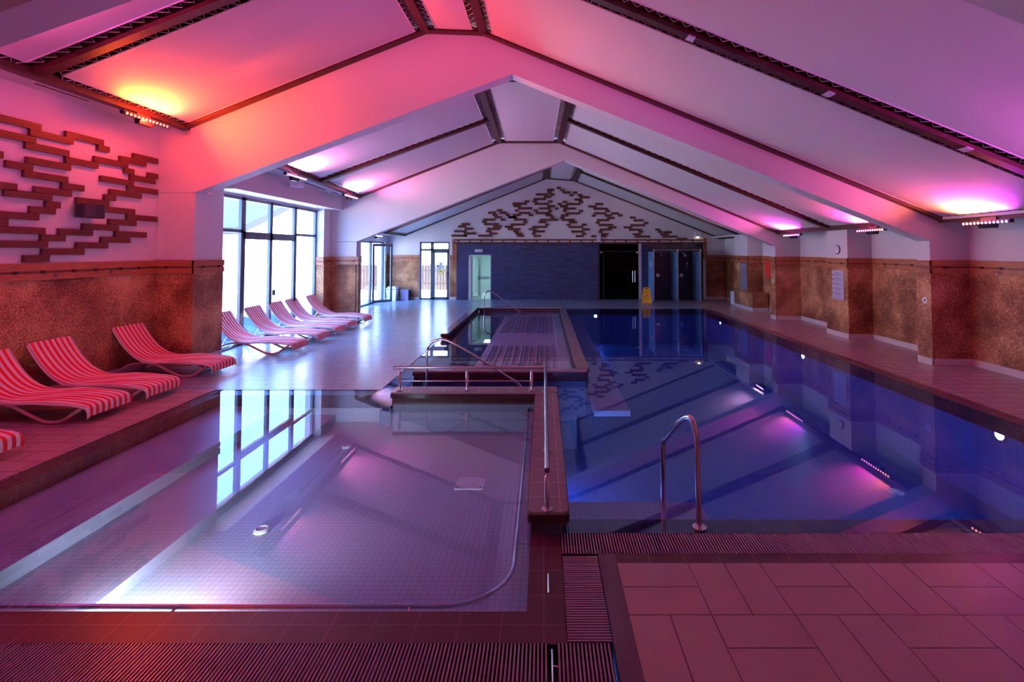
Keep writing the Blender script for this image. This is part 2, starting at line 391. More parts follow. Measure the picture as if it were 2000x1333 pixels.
mb.add([(-4.98,2.985,zz),(-.10,2.985,zz),(-.10,6.97,zz),(-4.98,6.97,zz)], [(0,1,2,3)])
mb.add([(-4.98,6.97,zz),(-2.46,6.97,zz),(-2.46,7.6,zz),(-4.98,7.6,zz)], [(0,1,2,3)])
mb.add([(-2.46,6.97,zz),(-2.1,6.97,zz),(-2.1,7.1,zz),(-2.46,7.1,zz)], [(0,1,2,3)])
tag(mb.build('pool_water', water2), 'still pale water of the shallow pool at lower left', 'water', kind='stuff')

# raised copings
def coping(pts_box, label, axis):
    x0, x1, y0, y1 = pts_box
    t = thing('pool_coping', (x0, y0, 0), label, 'coping')
    MB().rbox(0, x1-x0, 0, y1-y0, .118, .14, .04, 4).build('coping_top', curb_t, t)
    MB().rbox(-.012, x1-x0+.012, -.012, y1-y0+.012, .062, .118, .045, 4).build('nosing', curb_d, t)
    MB().rbox(.012, x1-x0-.012, .012, y1-y0-.012, -.03, .062, .03, 4).build('coping_base', edge_t, t)
    MB().rbox(.02, x1-x0-.02, .02, y1-y0-.02, -.6, -.03, .03, 4).build('submerged_wall', mosaic_d, t)
    return t
coping((-.115, .185, 3.80, 6.94), 'long brown tiled coping between the shallow and main pools', 'y')
coping((-2.13, .185, 6.965, 7.26), 'brown tiled coping crossing at the far side of the shallow pool', 'x')
coping((-2.15, .72, 8.19, 8.36), 'brown tiled coping at the near edge of the raised massage pool', 'x')
coping((.55, .75, 8.39, 17.28), 'narrow tiled coping along the right side of the massage pool', 'y')
coping((-2.25, .75, 17.31, 17.55), 'brown tiled coping at the far edge of the massage pool', 'x')
coping((-2.46, -2.28, 11.9, 17.55), 'tiled coping between the massage pool and the left deck', 'y')
tag(MB().tube([(.50, 8.45, .02), (.50, 17.2, .02)], .02, 8).build('steel_edge_tube', steel), 'thin steel tube running along the right massage pool coping', 'tube')
# handrail of the shallow pool, just under water
pts = [(-4.6, 3.05, -.03), (-.62, 3.05, -.03)] + [(-.62+.42*math.sin(R(a)), 3.47-.42*math.cos(R(a)), -.03) for a in range(10, 91, 10)] + [(-.20, 6.8, -.03)]
t = thing('pool_edge_rail', (0,0,0), 'thin steel rail curving round the near corner of the shallow pool', 'rail')
MB().tube(pts, .014, 8).build('rail', steel, t)
for p in ((-3.9,3.05),(-2.2,3.05),(-.8,3.05)): MB().tube([(p[0],p[1],-.03),(p[0],2.97,-.04)], .009, 6).build('bracket', steel, t)
for y in (3.7, 4.9, 6.1): MB().tube([(-.20,y,-.03),(-.135,y,-.03)], .009, 6).build('bracket', steel, t)

# overflow gratings
def grating(x0, x1, y0, y1, along, label):
    """bars across the gutter; 'along' is the axis the gutter runs on"""
    t = thing('overflow_grating', ((x0+x1)/2, (y0+y1)/2, 0), label, 'grating')
    cx, cy = (x0+x1)/2, (y0+y1)/2
    b = MB(); pitch = .0205
    if along == 'x':
        n = int((x1-x0)/pitch)
        for i in range(n):
            x = x0-cx+(i+.5)*pitch; b.box(x-.0048, x+.0048, y0-cy+.004, y1-cy-.004, -.02, random.uniform(-.002,.0))
    else:
        n = int((y1-y0)/pitch)
        for i in range(n):
            y = y0-cy+(i+.5)*pitch; b.box(x0-cx+.004, x1-cx-.004, y-.0048, y+.0048, -.02, random.uniform(-.002,.0))
    b.build('bars', grate_m, t)
    MB().box(x0-cx, x1-cx, y0-cy, y1-cy, -.12, -.09).box(x0-cx, x1-cx, y0-cy, y0-cy+.004, -.12, -.002).box(x0-cx, x1-cx, y1-cy-.004, y1-cy, -.12, -.002).build('gutter', dark, t)
    return t
grating(.125, PXR+.0, 3.522, 3.778, 'x', 'ribbed grey grating along the near edge of the main pool')
grating(.125, .372, 2.742, 3.52, 'y', 'short ribbed grating turning beside the beige tiles')
grating(-4.98, .03, 2.492, 2.738, 'x', 'long ribbed grating along the bottom edge of the photo')
grating(.07, .372, 2.492, 2.738, 'x', 'short piece of ribbed grating right of the steel hook')
struct(MB().box(.03, .07, 2.49, 2.74, -.12, -.1).build('gutter_gap', dark))
t = thing('grating_hook', (.045, 2.6, 0), 'thin steel lifting hook lying in the gap between bottom gratings', 'hook')
MB().tube([(0,-.11,-.01),(0,.1,-.01)], .006, 8).build('hook_rod', steel, t)
MB().tube([(0,.0,-.01),(.03,-.02,.0)], .004, 6).build('hook_tip', steel, t)
tag(MB().tube([(.03, 3.12, .0), (.03, 3.3, .0)], .006, 8).build('steel_pin', steel), 'small steel pin on the dark edge tiles below the long coping', 'pin')
# round covers and drain plate on the pool floors
def disc(p, r, label, z):
    t = thing('inlet_cover', (p.x, p.y, z), label, 'pool cover')
    MB().cyl((0,0,0), (0,0,.02), r, 28).build('cover', white_p, t)
    MB().tube([(r*.75*math.cos(a), r*.75*math.sin(a), .022) for a in [2*math.pi*k/24 for k in range(25)]], .006, 6, cap=False).build('ring', alu_w, t)
disc(at(511,1038,Z=-.4), .065, 'white round cover on the shallow pool floor, nearer of two', -.4)
disc(at(677,874,Z=-.4), .06, 'white round cover on the shallow pool floor, farther of two', -.4)
disc(at(1750,963,Z=-1.2), .095, 'white round cover on the floor of the main pool', -1.2)
p = at(918,946,Z=-.4)
t = thing('drain_plate', (p.x,p.y,-.4), 'square perforated drain plate on the shallow pool floor', 'drain')
MB().rbox(-.15,.15,-.13,.13,0,.012,.01).build('plate', white_p, t)
b = MB(); [b.cyl((-.12+.03*i, -.09+.03*j, .012), (-.12+.03*i, -.09+.03*j, .0135), .006, 8) for i in range(9) for j in range(7) if (i+j) % 2]
b.build('perforations', print_k, t)['kind'] = 'stuff'
for i, j in ((-1,-1),(1,-1),(1,1),(-1,1)): MB().cyl((.125*i,.105*j,.012),(.125*i,.105*j,.016),.012,10).build('screw', steel, t)

# underwater lamps
def pool_lamp(p, d, label, power, col=(.45,.72,1)):
    t = thing('underwater_lamp', p, label, 'lamp', 'underwater lamps')
    d = Vector(d); rg = MB().cyl((0,0,0), d*.03, .085, 24).build('ring', steel, t)
    MB().cyl(d*.03, d*.036, .062, 24).build('lens', emit('pool_lamp_lens', (.75,.88,1), 7), rg)
    l = bpy.data.lights.new('lamp_light', 'SPOT'); l.energy = power; l.color = col; l.spot_size = R(150); l.spot_blend = .8; l.shadow_soft_size = .06
    o = bpy.data.objects.new('lamp_light', l); COL.objects.link(o); o.parent = t; o.location = d*.06
    o.rotation_euler = (-d).to_track_quat('Z','Y').to_euler()
for (x, y), lab in (((1955,848),'bright underwater lamp in the right pool wall, nearest'), ((1570,691),'underwater lamp in the right pool wall, second from the camera'), ((1408,625),'small underwater lamp in the right pool wall near the far end')):
    p = at(x, y, X=PXR-.03); pool_lamp((PXR-.02, p.y, -.22), (-1,0,0), lab, 34)
p = at(1163,608,Y=PYF-.11); pool_lamp((p.x, PYF-.1, -.26), (0,-1,0), 'underwater lamp in the far wall of the main pool', 60, (.1,.25,1))
p = at(230,1190,Z=-.2); pool_lamp((p.x, 2.992, -.24), (0,1,0), 'underwater lamp in the near wall of the shallow pool', 240, (.85,.9,1))

# ------------------------------------------------------------------ steel rails
def rail_post(t, x, y, z0, z1, r=.02):
    MB().tube([(x,y,z0),(x,y,z1-.05),(x,y,z1-.045),(x,y,z1)], [r,r,r*.5,r*.5], 12).build('post', steel, t)
    MB().cyl((x,y,z0),(x,y,z0+.012), .045, 20).build('flange', steel, t)
t = thing('pool_handrail', (.025, 3.8, .14), 'low steel handrail running along the long pool coping', 'handrail')
for y in (3.83, 4.91, 6.0, 7.03): rail_post(t, 0, y-3.8, 0, .30)
MB().tube([(0,-.03,.32),(0,3.26,.32)], .021, 14).build('top_rail', steel, t)
t = thing('pool_handrail', (-1.1, 7.06, .14), 'low steel handrail with a middle bar across the far coping', 'handrail')
for x in (-.93, .02, .93): rail_post(t, x, 0, 0, .30)
MB().tube([(-1.02,0,.32),(1.10,0,.32)], .021, 14).build('top_rail', steel, t)
MB().tube([(-.93,0,.13),(.93,0,.13)], .009, 8).build('middle_bar', steel, t)
def grab(pts, r, label, flange=None, n=7):
    t = thing('grab_rail', pts[0], label, 'grab rail')
    o = Vector(pts[0]); MB().tube([q-o for q in spline(pts, n)], r, 14).build('rail_tube', steel, t)
    if flange: MB().cyl((0,0,.0),(0,0,.012), .055, 20).build('flange', steel, t)
grab([(1.18,3.84,0),(1.175,3.84,.35),(1.17,3.84,.62),(1.16,3.86,.74),(1.14,3.93,.80),(1.10,4.10,.70),(1.06,4.33,.50),(1.045,4.385,.44),(1.04,4.39,.36),(1.04,4.39,.1),(1.04,4.39,-.35)], .021, 'arched steel grab rail at the near edge of the main pool', True)
grab([(-1.82,7.8,-.3),(-1.82,7.8,.2),(-1.82,7.8,.52),(-1.77,7.8,.66),(-1.65,7.8,.72),(-1.5,7.8,.70),(-1.2,7.8,.54),(-.9,7.8,.36),(-.6,7.8,.17),(-.4,7.8,.04),(-.3,7.8,-.1)], .02, 'steel grab rail descending into the water behind the low handrail')
grab([(-2.06,17.2,-.1),(-2.06,17.2,.4),(-2.04,17.2,.62),(-1.93,17.2,.72),(-1.8,17.2,.70),(-1.3,17.2,.34),(-.85,17.2,.02),(-.75,17.2,-.06)], .022, 'steel grab rail at the far end of the massage pool')

# ------------------------------------------------------------------ walls
def wall(name, m=white):
    return lambda mb_: struct(mb_.build(name, m))
# left wall of the near bay
struct(MB().box(XL-.25, XL, -3.2, YA, 0, 4.42).build('wall_left', white))
# left pillar of the first white frame
struct(MB().box(XL-.25, -6.50, YA+.01, 10.05, 0, 4.35).build('wall_left', white))
# left wall of the middle bay: pier, window head, beam
struct(MB().box(-7.0, XL2, 14.75, YB+.29, 0, 3.4).box(-7.0, -6.75, 9.9, 14.8, 3.32, 4.0).build('wall_left', white))
struct(MB().box(-7.0, -6.2, 9.9, YB+.1, 3.36, 3.98).build('trim_1', white))
# left wall of the far bay, round its door
struct(MB().box(-7.1, XL3, YB+.3, 18.43, 0, 3.1).box(-7.1, XL3, 18.43, 21.25, 2.5, 3.1).box(-7.1, XL3, 21.25, YG+.2, 0, 3.1).build('wall_left', white))
# right wall and its pillars
struct(MB().box(XR, XR+.25, -3.2, YG+.2, 0, 2.8).build('wall_right', white))
pil = [(7.17, YA, YA+.34, 2.35), (7.315, 11.95, 12.85, 2.68), (7.135, YB, YB+.33, 2.35), (7.37, 17.95, 19.2, 2.68), (7.17, 3.3, 3.64, 2.4)]
for x, y0, y1, z in pil:
    struct(MB().box(x, XR, y0+.01, y1-.01, 0, z).build('wall_right', white))
struct(MB().box(-7.45, XR+.25, -3.4, -3.2, 0, 7).build('wall_back', white))
# gable wall with its openings
D3 = (-5.40, -4.11, 2.51); GD = (-3.28, -2.29, 1.945); DK = (2.366, 4.13, 2.435)
mb = MB(); T = .22
def gw(x0, x1, z0, z1): mb.box(x0, x1, YG, YG+T, z0, z1)
gw(-7.1, D3[0], 0, 2.6); gw(D3[0], D3[1], D3[2], 2.6); gw(D3[1], GD[0], 0, 2.6); gw(GD[0], GD[1], GD[2], 2.6); gw(GD[1], DK[0], 0, 2.6); gw(DK[0], DK[1], DK[2], 2.6); gw(DK[1], XR+.2, 0, 2.6)
mb.prism([(-7.1,2.6),(XR+.2,2.6),(XR+.2,2.7),(1.33,5.35),(.1,5.45),(-7.1,2.75)], YG, YG+T)
struct(mb.build('wall_far', white))

# cladding: brown wainscot with a two-board trim and pale skirting
def wain(x0, x1, y0, y1, face, z1=None, sk=True, n=[200]):
    """cladding on a wall piece; face = which way it looks: +x, -x, -y"""
    t = .02
    def bx(m_, d, z0_, z1_):
        if face == '+x': m_.box(x0, x0+d, y0, y1, z0_, z1_)
        elif face == '-x': m_.box(x0-d, x0, y0, y1, z0_, z1_)
        else: m_.box(x0, x1, y0-d, y0, z0_, z1_)
    a = MB(); bx(a, t, .0, TZ+.02); n[0] += 1
    struct(a.build('trim_%d' % n[0], cork))
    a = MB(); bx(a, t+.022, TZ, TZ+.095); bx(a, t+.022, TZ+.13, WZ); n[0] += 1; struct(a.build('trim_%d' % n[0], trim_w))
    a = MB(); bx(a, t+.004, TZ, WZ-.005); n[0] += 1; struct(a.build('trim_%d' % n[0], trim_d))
    a = MB(); L = (y1-y0) if face != '-y' else (x1-x0)
    for k in range(int(L/.42)):
        c = (k+.5)*.42+.05*(k % 2)
        if face == '+x': a.box(x0, x0+t+.03, y0+c, y0+c+.045, TZ+.09, TZ+.135)
        elif face == '-x': a.box(x0-t-.03, x0, y0+c, y0+c+.045, TZ+.09, TZ+.135)
        else: a.box(x0+c, x0+c+.045, y0-t-.03, y0, TZ+.09, TZ+.135)
    if a.v: n[0] += 1; struct(a.build('trim_%d' % n[0], rail_w))
    if sk:
        a = MB(); bx(a, t+.008, 0, .12); struct(a.build('baseboard_' + {'+x':'left','-x':'right','-y':'far'}[face], skirt))
wain(XL, 0, -3.2, YA, '+x')
wain(XL+.0, -6.50, YA, 0, '-y'); wain(-6.50, 0, YA-.02, 10.05, '+x')
wain(XL2, 0, 14.75, YB, '+x'); wain(-6.75, XL2+.02, 14.75, 0, '-y')
wain(XL2, -5.69, YB, 0, '-y')
struct(MB().box(XL2-.1, -5.77, YB+.01, YB+.31, 0, 2.39).build('wall_left', white))
wain(-5.77, 0, YB-.02, YB+.33, '+x')
wain(XL3, 0, 21.27, YG, '+x'); wain(XL3, 0, YB+.33, 18.4, '+x')
ys = -3.2
for x, y0, y1, z in sorted(pil, key=lambda q: q[1]):
    wain(XR, 0, ys, y0, '-x'); wain(x, 0, y0-.02, y1, '-x'); wain(x, XR, y0, 0, '-y'); ys = y1
wain(XR, 0, ys, YG, '-x')
wain(XL3, D3[0]-.03, YG, 0, '-y'); wain(D3[1]+.03, -3.80, YG, 0, '-y'); wain(7.06, XR, YG, 0, '-y')
# low clad block round the base of the far right pillar
t = thing('bench_block', (7.3, 17.4, 0), 'low brown clad bench block at the far right pillar', 'bench')
MB().box(.0, .54, 0, .52, .12, .62).box(0,.035,.52,1.55,.12,.62).build('block', cork, t); MB().box(-.005, .54, -.01, .52, 0, .12).box(-.005,.035,.52,1.55,0,.12).build('skirting', skirt, t)
MB().box(-.01,.54,-.012,.52,.62,.64).box(-.01,.035,.52,1.55,.62,.64).build('top', trim_w, t)

# dark slate wall, its timber surround and the black shower wall
mb = MB(); s0 = YG-.035
for a, b_, c, d in ((-3.77, GD[0], 0, 2.435), (GD[0], GD[1], GD[2], 2.435), (GD[1], DK[0], 0, 2.435), (4.25, 4.52, 0, 2.435)): mb.box(a, b_, s0, YG, c, d)
struct(mb.build('wall_far', slate))
struct(MB().box(4.52, 6.92, YG-.03, YG, 0, 2.435).build('wall_far', blackt))
t = struct(MB().box(-3.98, 7.06, -.03, -.0, 2.44, 2.61).build('trim_701', white)); t.location = (0, YG, 0)
MB().box(-3.98, 7.06, -.07, -.0, 2.435, 2.495).build('lower_board', slat_w, t)
MB().box(-3.98, 7.06, -.06, -.0, 2.56, 2.62).build('upper_board', slat_w, t)
b = MB(); x = -3.75
while x < 6.95: b.box(x, x+.10, -.055, 0, 2.495, 2.56); x += .485
b.build('spacers', trim_w, t)
MB().box(-3.98, -3.91, -.07, 0, 1.70, 2.62).box(-3.86, -3.78, -.07, 0, 1.62, 2.435).box(-3.91, -3.86, -.06, 0, 1.62, 1.72).box(-4.05,-3.98,-.06,0,1.69,1.80).build('left_upright', trim_w, t)
MB().box(6.93, 6.99, -.07, 0, 1.75, 2.68).box(7.03, 7.09, -.07, 0, 1.69, 2.68).box(6.99, 7.03, -.06, 0, 2.6, 2.68).box(6.99, 7.03, -.06, 0, 2.15, 2.2).build('right_upright', trim_w, t)
tag(MB().box(4.14, 4.24, YG-.09, YG, .03, 2.43).build('metal_post', plain('pale_metal_post', (.62,.62,.72), .3, .6)), 'pale metal post between the dark doorway and the showers', 'post')

# ------------------------------------------------------------------ roof: white frames, rails, boards, fabric
class Bay: pass
def bay(y0, y1, near, far):
    b = Bay(); b.y0, b.y1 = y0, y1
    def pt(i, y):
        k = (y-y0)/(y1-y0); a, c = near[i], far[i]
        return Vector((a[0]+(c[0]-a[0])*k, y, a[1]+(c[1]-a[1])*k))
    b.pt = pt; return b
B1 = bay(-3.2, YA, [(-6.69,4.40),(-2.21,6.20),(-1.13,6.18),(7.41,2.66)], [(-6.69,4.37),(-2.21,6.20),(-1.13,6.16),(7.41,2.64)])
B2 = bay(YA+.32, YB, [(-5.71,3.93),(-1.30,5.44),(.60,5.44),(7.3,2.64)], [(-5.71,3.744),(-1.38,5.448),(.49,5.448),(7.226,2.636)])
B3 = bay(YB+.32, YG, [(-6.07,2.77),(.11,5.26),(1.32,5.17),(7.6,2.64)], [(-6.07,2.77),(.11,5.26),(1.32,5.17),(7.68,2.636)])
tn = [300]
def rail(a, b_, w=.13, h=.10, m=rail_w):
    tn[0] += 1; return struct(MB().beam(a, b_, w, h).build('trim_%d' % tn[0], m))
UP = Vector((0,0,.05))
def roof_bay(b, splits, names, ridge=False):
    ys_ = splits
    # brown boards above everything
    mb_ = MB()
    for i in range(3):
        q = [b.pt(i, b.y0), b.pt(i+1, b.y0), b.pt(i+1, b.y1), b.pt(i, b.y1)]
        mb_.slab([p+Vector((0,0,.16)) for p in q], .06)
    struct(mb_.build('ceiling', deck_w))
    for i in range(4):
        rail(b.pt(i, b.y0)+UP, b.pt(i, b.y1)+UP, .15, .12)
    for y in ys_:
        yy = y + (.07 if y == ys_[0] else -.07 if y == ys_[-1] else 0)
        if y == -3.2: continue
        for i in range(3):
            if not (ridge and i == 1 and y not in (ys_[0], ys_[-1])): rail(b.pt(i, yy)+UP, b.pt(i+1, yy)+UP, .14, .11)
    # laced fabric panels
    for j in range(len(ys_)-1):
        for i in range(3):
            a0 = ys_[j]+.24; a1 = ys_[j+1]-(.24 if j < len(ys_)-2 else .16)
            if ridge and i == 1:
                if j: continue
                a1 = ys_[-1]-.16
            p00, p10, p11, p01 = b.pt(i, a0), b.pt(i+1, a0), b.pt(i+1, a1), b.pt(i, a1)
            d = (p10-p00); L = d.length; e0, e1 = (.17/L, 1-.19/L) if i == 0 else (.19/L, 1-.17/L) if i == 2 else (.2/L, 1-.2/L)
            q = [p00+d*e0, p00+d*e1, p01+(p11-p01)*e1, p01+(p11-p01)*e0]
            lift = Vector((0,0,.045))
            label, = names[j*3+i],
            t_ = thing('fabric_panel', q[0], label, 'ceiling panel')
            o0 = q[0]; sb = MB()
            # slightly sagging sheet
            nn, mm = 6, 6; vs = []
            for r_ in range(mm+1):
                for c_ in range(nn+1):
                    u, v = c_/nn, r_/mm
                    p_ = (q[0]*(1-u)+q[1]*u)*(1-v)+(q[3]*(1-u)+q[2]*u)*v
                    vs.append(p_-o0+lift-Vector((0,0,.035*math.sin(math.pi*u)*math.sin(math.pi*v))))
            fs = [(r_*(nn+1)+c_, r_*(nn+1)+c_+1, (r_+1)*(nn+1)+c_+1, (r_+1)*(nn+1)+c_) for r_ in range(mm) for c_ in range(nn)]
            k0 = len(vs); vs2 = [p_+Vector((0,0,.012)) for p_ in vs]
            sb.add(vs, fs, 0, True); sb.add(vs2, [f[::-1] for f in fs], 0, True)
            sb.build('sheet', fabric, t_)
            hb = MB(); qq = [p_-o0+lift for p_ in q]
            for k in range(4): hb.tube([qq[k], qq[(k+1) % 4]], .011, 6)
            hb.build('hem', fabric, t_)
            # zigzag lacing to the rails
            lb = MB(); cen = sum(qq, Vector())/4
            for k in range(4):
                a_, c_ = qq[k], qq[(k+1) % 4]; L_ = (c_-a_).length; n_ = max(3, int(L_/.17))
                out = ((a_+c_)/2-cen); out -= (c_-a_).normalized()*out.dot((c_-a_).normalized()); out = out.normalized()
                zz_ = []
                for s_ in range(n_+1):
                    zz_.append(a_+(c_-a_)*(s_/n_)); zz_.append(a_+(c_-a_)*((s_+.35)/n_)+out*.13+Vector((0,0,.01)))
                lb.tube(zz_[:-1], .006, 4)
            lb.build('lacing_cord', cord_m, t_)
roof_bay(B1, [-3.2, .4, 3.45, 6.42, YA], [
    'plain fabric panel behind the camera on the left slope, rear', 'fabric ridge panel behind the camera, rear', 'plain fabric panel behind the camera on the right slope, rear',
    'fabric panel overhead on the left slope, above the camera', 'fabric ridge panel above the camera', 'fabric panel overhead on the right slope, above the camera',
    'pink-lit fabric panel at the top left corner of the photo', 'small ridge fabric panel at the top edge of the photo', 'large grey-pink fabric panel at the top right corner of the photo',
    'large pink fabric panel with the orange glow on the left slope', 'narrow ridge panel lit half orange between two brown rails', 'long mauve fabric panel above the nearest right-hand wall washer'])
roof_bay(B2, [YA+.32, 12.55, YB], [
    'lilac-pink fabric panel just behind the first white frame on the left slope', 'wide pink ridge panel framed by the first white arch', 'fabric panel just behind the first white frame on the right slope',
    'pink fabric panel against the second white frame on the left slope', 'pink ridge panel against the second white frame', 'mauve fabric panel against the second white frame on the right slope'], True)
roof_bay(B3, [YB+.32, 19.0, YG], [
    'pale fabric panel just behind the second white frame on the left slope', 'small pale ridge panel between the second white frame and the gable wall', 'pale fabric panel just behind the second white frame on the right slope',
    'pale blue fabric panel beside the gable wall on the left slope', 'small pale ridge panel touching the gable wall', 'pale fabric panel beside the gable wall on the right slope'], True)
# white frames
def frame(y0, y1, legL, apex, legR, bay_, yb, outL, outR, n):
    z = lambda i: bay_.pt(i, yb)
    t_ = [z(0), z(1), z(2), z(3)]
    top = [(outL, t_[0].z+.02), (t_[0].x, t_[0].z+.02), (t_[1].x, t_[1].z+.03), (t_[2].x, t_[2].z+.03), (t_[3].x, t_[3].z+.02), (outR, t_[3].z+.02)]
    m_ = MB()
    m_.prism([(outL, legL[1]), legL, apex, top[2], top[1], top[0]], y0, y1)
    m_.prism([apex, legR, (outR, legR[1]), top[5], top[4], top[3], top[2]], y0, y1)
    # roof step above, closing the bay
    m_.prism([(outL, top[0][1]), top[1], top[2], top[3], top[4], (outR, top[5][1]), (outR, top[5][1]+.4), (top[3][0], top[3][1]+.5), (top[2][0], top[2][1]+.5), (outL, top[0][1]+.5)], y0+.1, y1-.02)
    struct(m_.build('trim_%d' % n, white))
frame(YA, YA+.32, (-6.50,3.196), (-.596,5.426), (7.167,2.29), B1, YA, XL-.2, XR+.2, 11)
frame(YB, YB+.32, (-5.77,2.40), (.65,4.92), (7.102,2.281), B2, YB, -6.9, XR+.2, 12)
pL0, pL1 = at(0,93,Y=3.6), at(263,0,Y=3.6); pR0, pR1 = at(1880,0,Y=3.6), at(2000,49,Y=3.6)
sl = (pL1.z-pL0.z)/(pL1.x-pL0.x); sr = (pR1.z-pR0.z)/(pR1.x-pR0.x)
ax = (pR0.z-pL0.z-sr*pR0.x+sl*pL0.x)/(sl-sr)
frame(3.3, 3.6, (-6.5, pL0.z+sl*(-6.5-pL0.x)), (ax, pL0.z+sl*(ax-pL0.x)), (7.17, pR0.z+sr*(7.17-pR0.x)), B1, 3.45, XL-.2, XR+.2, 13)
# white boards closing the eaves
def strip(q, nm='ceiling'): return struct(MB().slab(q, .05).build(nm, white))
strip([(XL-.1,-3.2,4.41),(-6.69,-3.2,4.41),(-6.69,YA,4.39),(XL-.1,YA,4.39)])
strip([(-6.9,YA+.3,3.93),(-5.71,YA+.3,3.93),(-5.71,YB,3.74),(-6.9,YB,3.74)])
strip([(XL-.1,YA+.33,4.3),(-6.3,YA+.33,4.3),(-6.3,10.1,4.3),(XL-.1,10.1,4.3)])
strip([(-6.95,YB+.3,2.79),(-6.07,YB+.3,2.79),(-6.07,YG,2.79),(-6.95,YG,2.79)])
strip([(7.3,-3.2,2.68),(XR+.1,-3.2,2.68),(XR+.1,YG,2.68),(7.3,YG,2.68)])
def fascia(x, y0, y1, z0, z1): struct(MB().box(x-.03, x+.03, y0, y1, z0, z1).build('trim_%d' % (500+int(abs(x)*10)), rail_w))
fascia(-6.74, -3.2, YA, 4.42, 4.75); fascia(-5.77, YA+.33, YB, 3.96, 4.3); fascia(-6.13, YB+.33, YG, 2.8, 3.15); fascia(7.5, -3.2, YG, 2.68, 3.0)
# small joint plates under the long rails, ventilation slots in the eaves
def vent(p0, p1, w, label):
    t_ = thing('air_vent', p0, label, 'vent')
    a, c = Vector((0,0,0)), Vector(p1)-Vector(p0)
    MB().beam(a, c, w, .012).build('vent_frame', plain('grey_vent_metal', (.28,.22,.30), .5), t_)
    MB().beam(a+Vector((0,0,-.008)), c+Vector((0,0,-.008)), w*.4, .008).build('vent_slot', dark, t_)
vent((-6.95,6.7,4.40),(-6.95,7.5,4.40),.07,'dark slot vent in the left eave above the slatted wall')
vent((-6.95,8.1,4.395),(-6.95,8.8,4.39),.07,'dark slot vent in the left eave behind the orange wall washer')
vent((-6.0,12.4,3.83),(-6.0,13.6,3.79),.07,'slot vent in the eave above the tall window, nearer of two')
vent((-6.0,14.0,3.775),(-6.0,14.9,3.755),.07,'slot vent in the eave above the tall window, farther of two')
for (x, y, lab) in ((1352,90,'nearest the ridge'), (1625,197,'halfway down'), (1895,305,'nearest the wall')):
    p = at(x, y, Y=6.35); p.z = 6.155-(p.x+1.13)*(6.155-2.645)/8.54-.035
    tag(MB().rbox(-.05,.05,-.075,.075,-.008,.008,.01).build('joint_plate', board_m), 'small grey joint plate on the long right roof rail, '+lab, 'joint plate').location = (p.x, 6.42, p.z+.03); bpy.context.scene.collection.objects[-1].rotation_euler = (0, R(22.4), 0)
p = at(447,12,Y=6.35)
tag(MB().rbox(-.05,.05,-.075,.075,-.008,.008,.01).build('joint_plate', board_m), 'small grey joint plate on the left roof rail at the top of the photo', 'joint plate').location = (p.x, 6.42, 4.38+(p.x+6.69)*.4075-.005); COL.objects[-1].rotation_euler = (0, R(-22.4), 0)

# ------------------------------------------------------------------ wall washers
def mixc(stops, t):
    for (t0, c0), (t1, c1) in zip(stops, stops[1:]):
        if t <= t1:
            k = (t-t0)/(t1-t0); return tuple(c0[i]*(1-k)+c1[i]*k for i in range(3))
    return stops[-1][1]
POW = .72
def washer(side, y0, y1, z, x, stops, power, label, es=5, tilt=.90, spread=135):
    """LED bar under the eave rail, throwing its light up the fabric; side=+1 faces +X"""
    t_ = thing('wall_washer', (x, (y0+y1)/2, z), label, 'wall washer light', 'LED wall washers under the roof rails')
    L = y1-y0
    hs = MB().rbox(-.035, .035, -L/2, L/2, -.03, .03, .012, 3, 0, 'y').build('housing', black_p, t_)
    MB().prism([(-.02*side,.0),(.03*side,-.03),(.0,-.10),(-.07*side,-.10),(-.10*side,.06),(-.04*side,.08)], -.14, .14).build('bracket', black_p, t_)
    n = 12; d = Vector((side*.8, 0, .6)).normalized()
    for i in range(n):
        c = mixc(stops, (i+.5)/n); m_ = emit('led_colour', tuple(min(1, k*.85+.15) for k in c), es)
        y = (-.5+(i+.5)/n)*L*.96
        MB().ball((side*.032, y, -.012), .021, 6).build('led', m_, hs)
    seg = 3
    for i in range(seg):
        c = mixc(stops, (i+.5)/seg)
        l = bpy.data.lights.new('lamp_light', 'AREA'); l.shape = 'RECTANGLE'; l.size = .04; l.size_y = L/seg*.9; l.energy = power*POW/seg; l.color = c; l.spread = R(spread)
        o = bpy.data.objects.new('lamp_light', l); COL.objects.link(o); o.parent = t_
        o.location = (side*.07, (-.5+(i+.5)/seg)*L, .035)
        z_ = -Vector((side*math.cos(tilt), 0, math.sin(tilt))); y_ = Vector((0,1,0)); x_ = y_.cross(z_)
        o.rotation_euler = Matrix((x_, y_, z_)).transposed().to_euler()
ORG = (1,.13,.01); RED = (1,.03,.02); MAG = (1,.04,.45); PUR = (.32,.03,1); PNK = (1,.18,.42); WPK = (1,.42,.62); VIO = (.62,.08,1); SOF = (1,.20,.34)
def ly(x, y, X): return at(x, y, X=X).y
a, b_ = ly(232,211,-6.6), ly(322,242,-6.6)
washer(1, a, b_, 4.27, -6.55, [(0,ORG),(.5,(1,.08,.01)),(1,RED)], 250, 'glowing orange wall washer at the upper left above the slatted wall', 3.2, tilt=.5, spread=180)
wo = [o for o in bpy.data.objects if o.name.startswith('wall_washer')][0]
def spill(w, loc, e, c):
    """sideways glow of the bare LED domes"""
    l = bpy.data.lights.new('lamp_light', 'POINT'); l.energy = e; l.color = c; l.shadow_soft_size = .05
    o = bpy.data.objects.new('lamp_light', l); COL.objects.link(o); o.parent = w; o.location = loc
spill(wo, (.12, 0, -.06), 55, (1, .05, .02))
l = bpy.data.lights.new('lamp_light', 'SPOT'); l.energy = 1500; l.color = (1,.07,.01); l.spot_size = R(34); l.spot_blend = 1; l.shadow_soft_size = .04
o = bpy.data.objects.new('lamp_light', l); COL.objects.link(o); o.parent = wo; o.location = (.12, 0, .03)
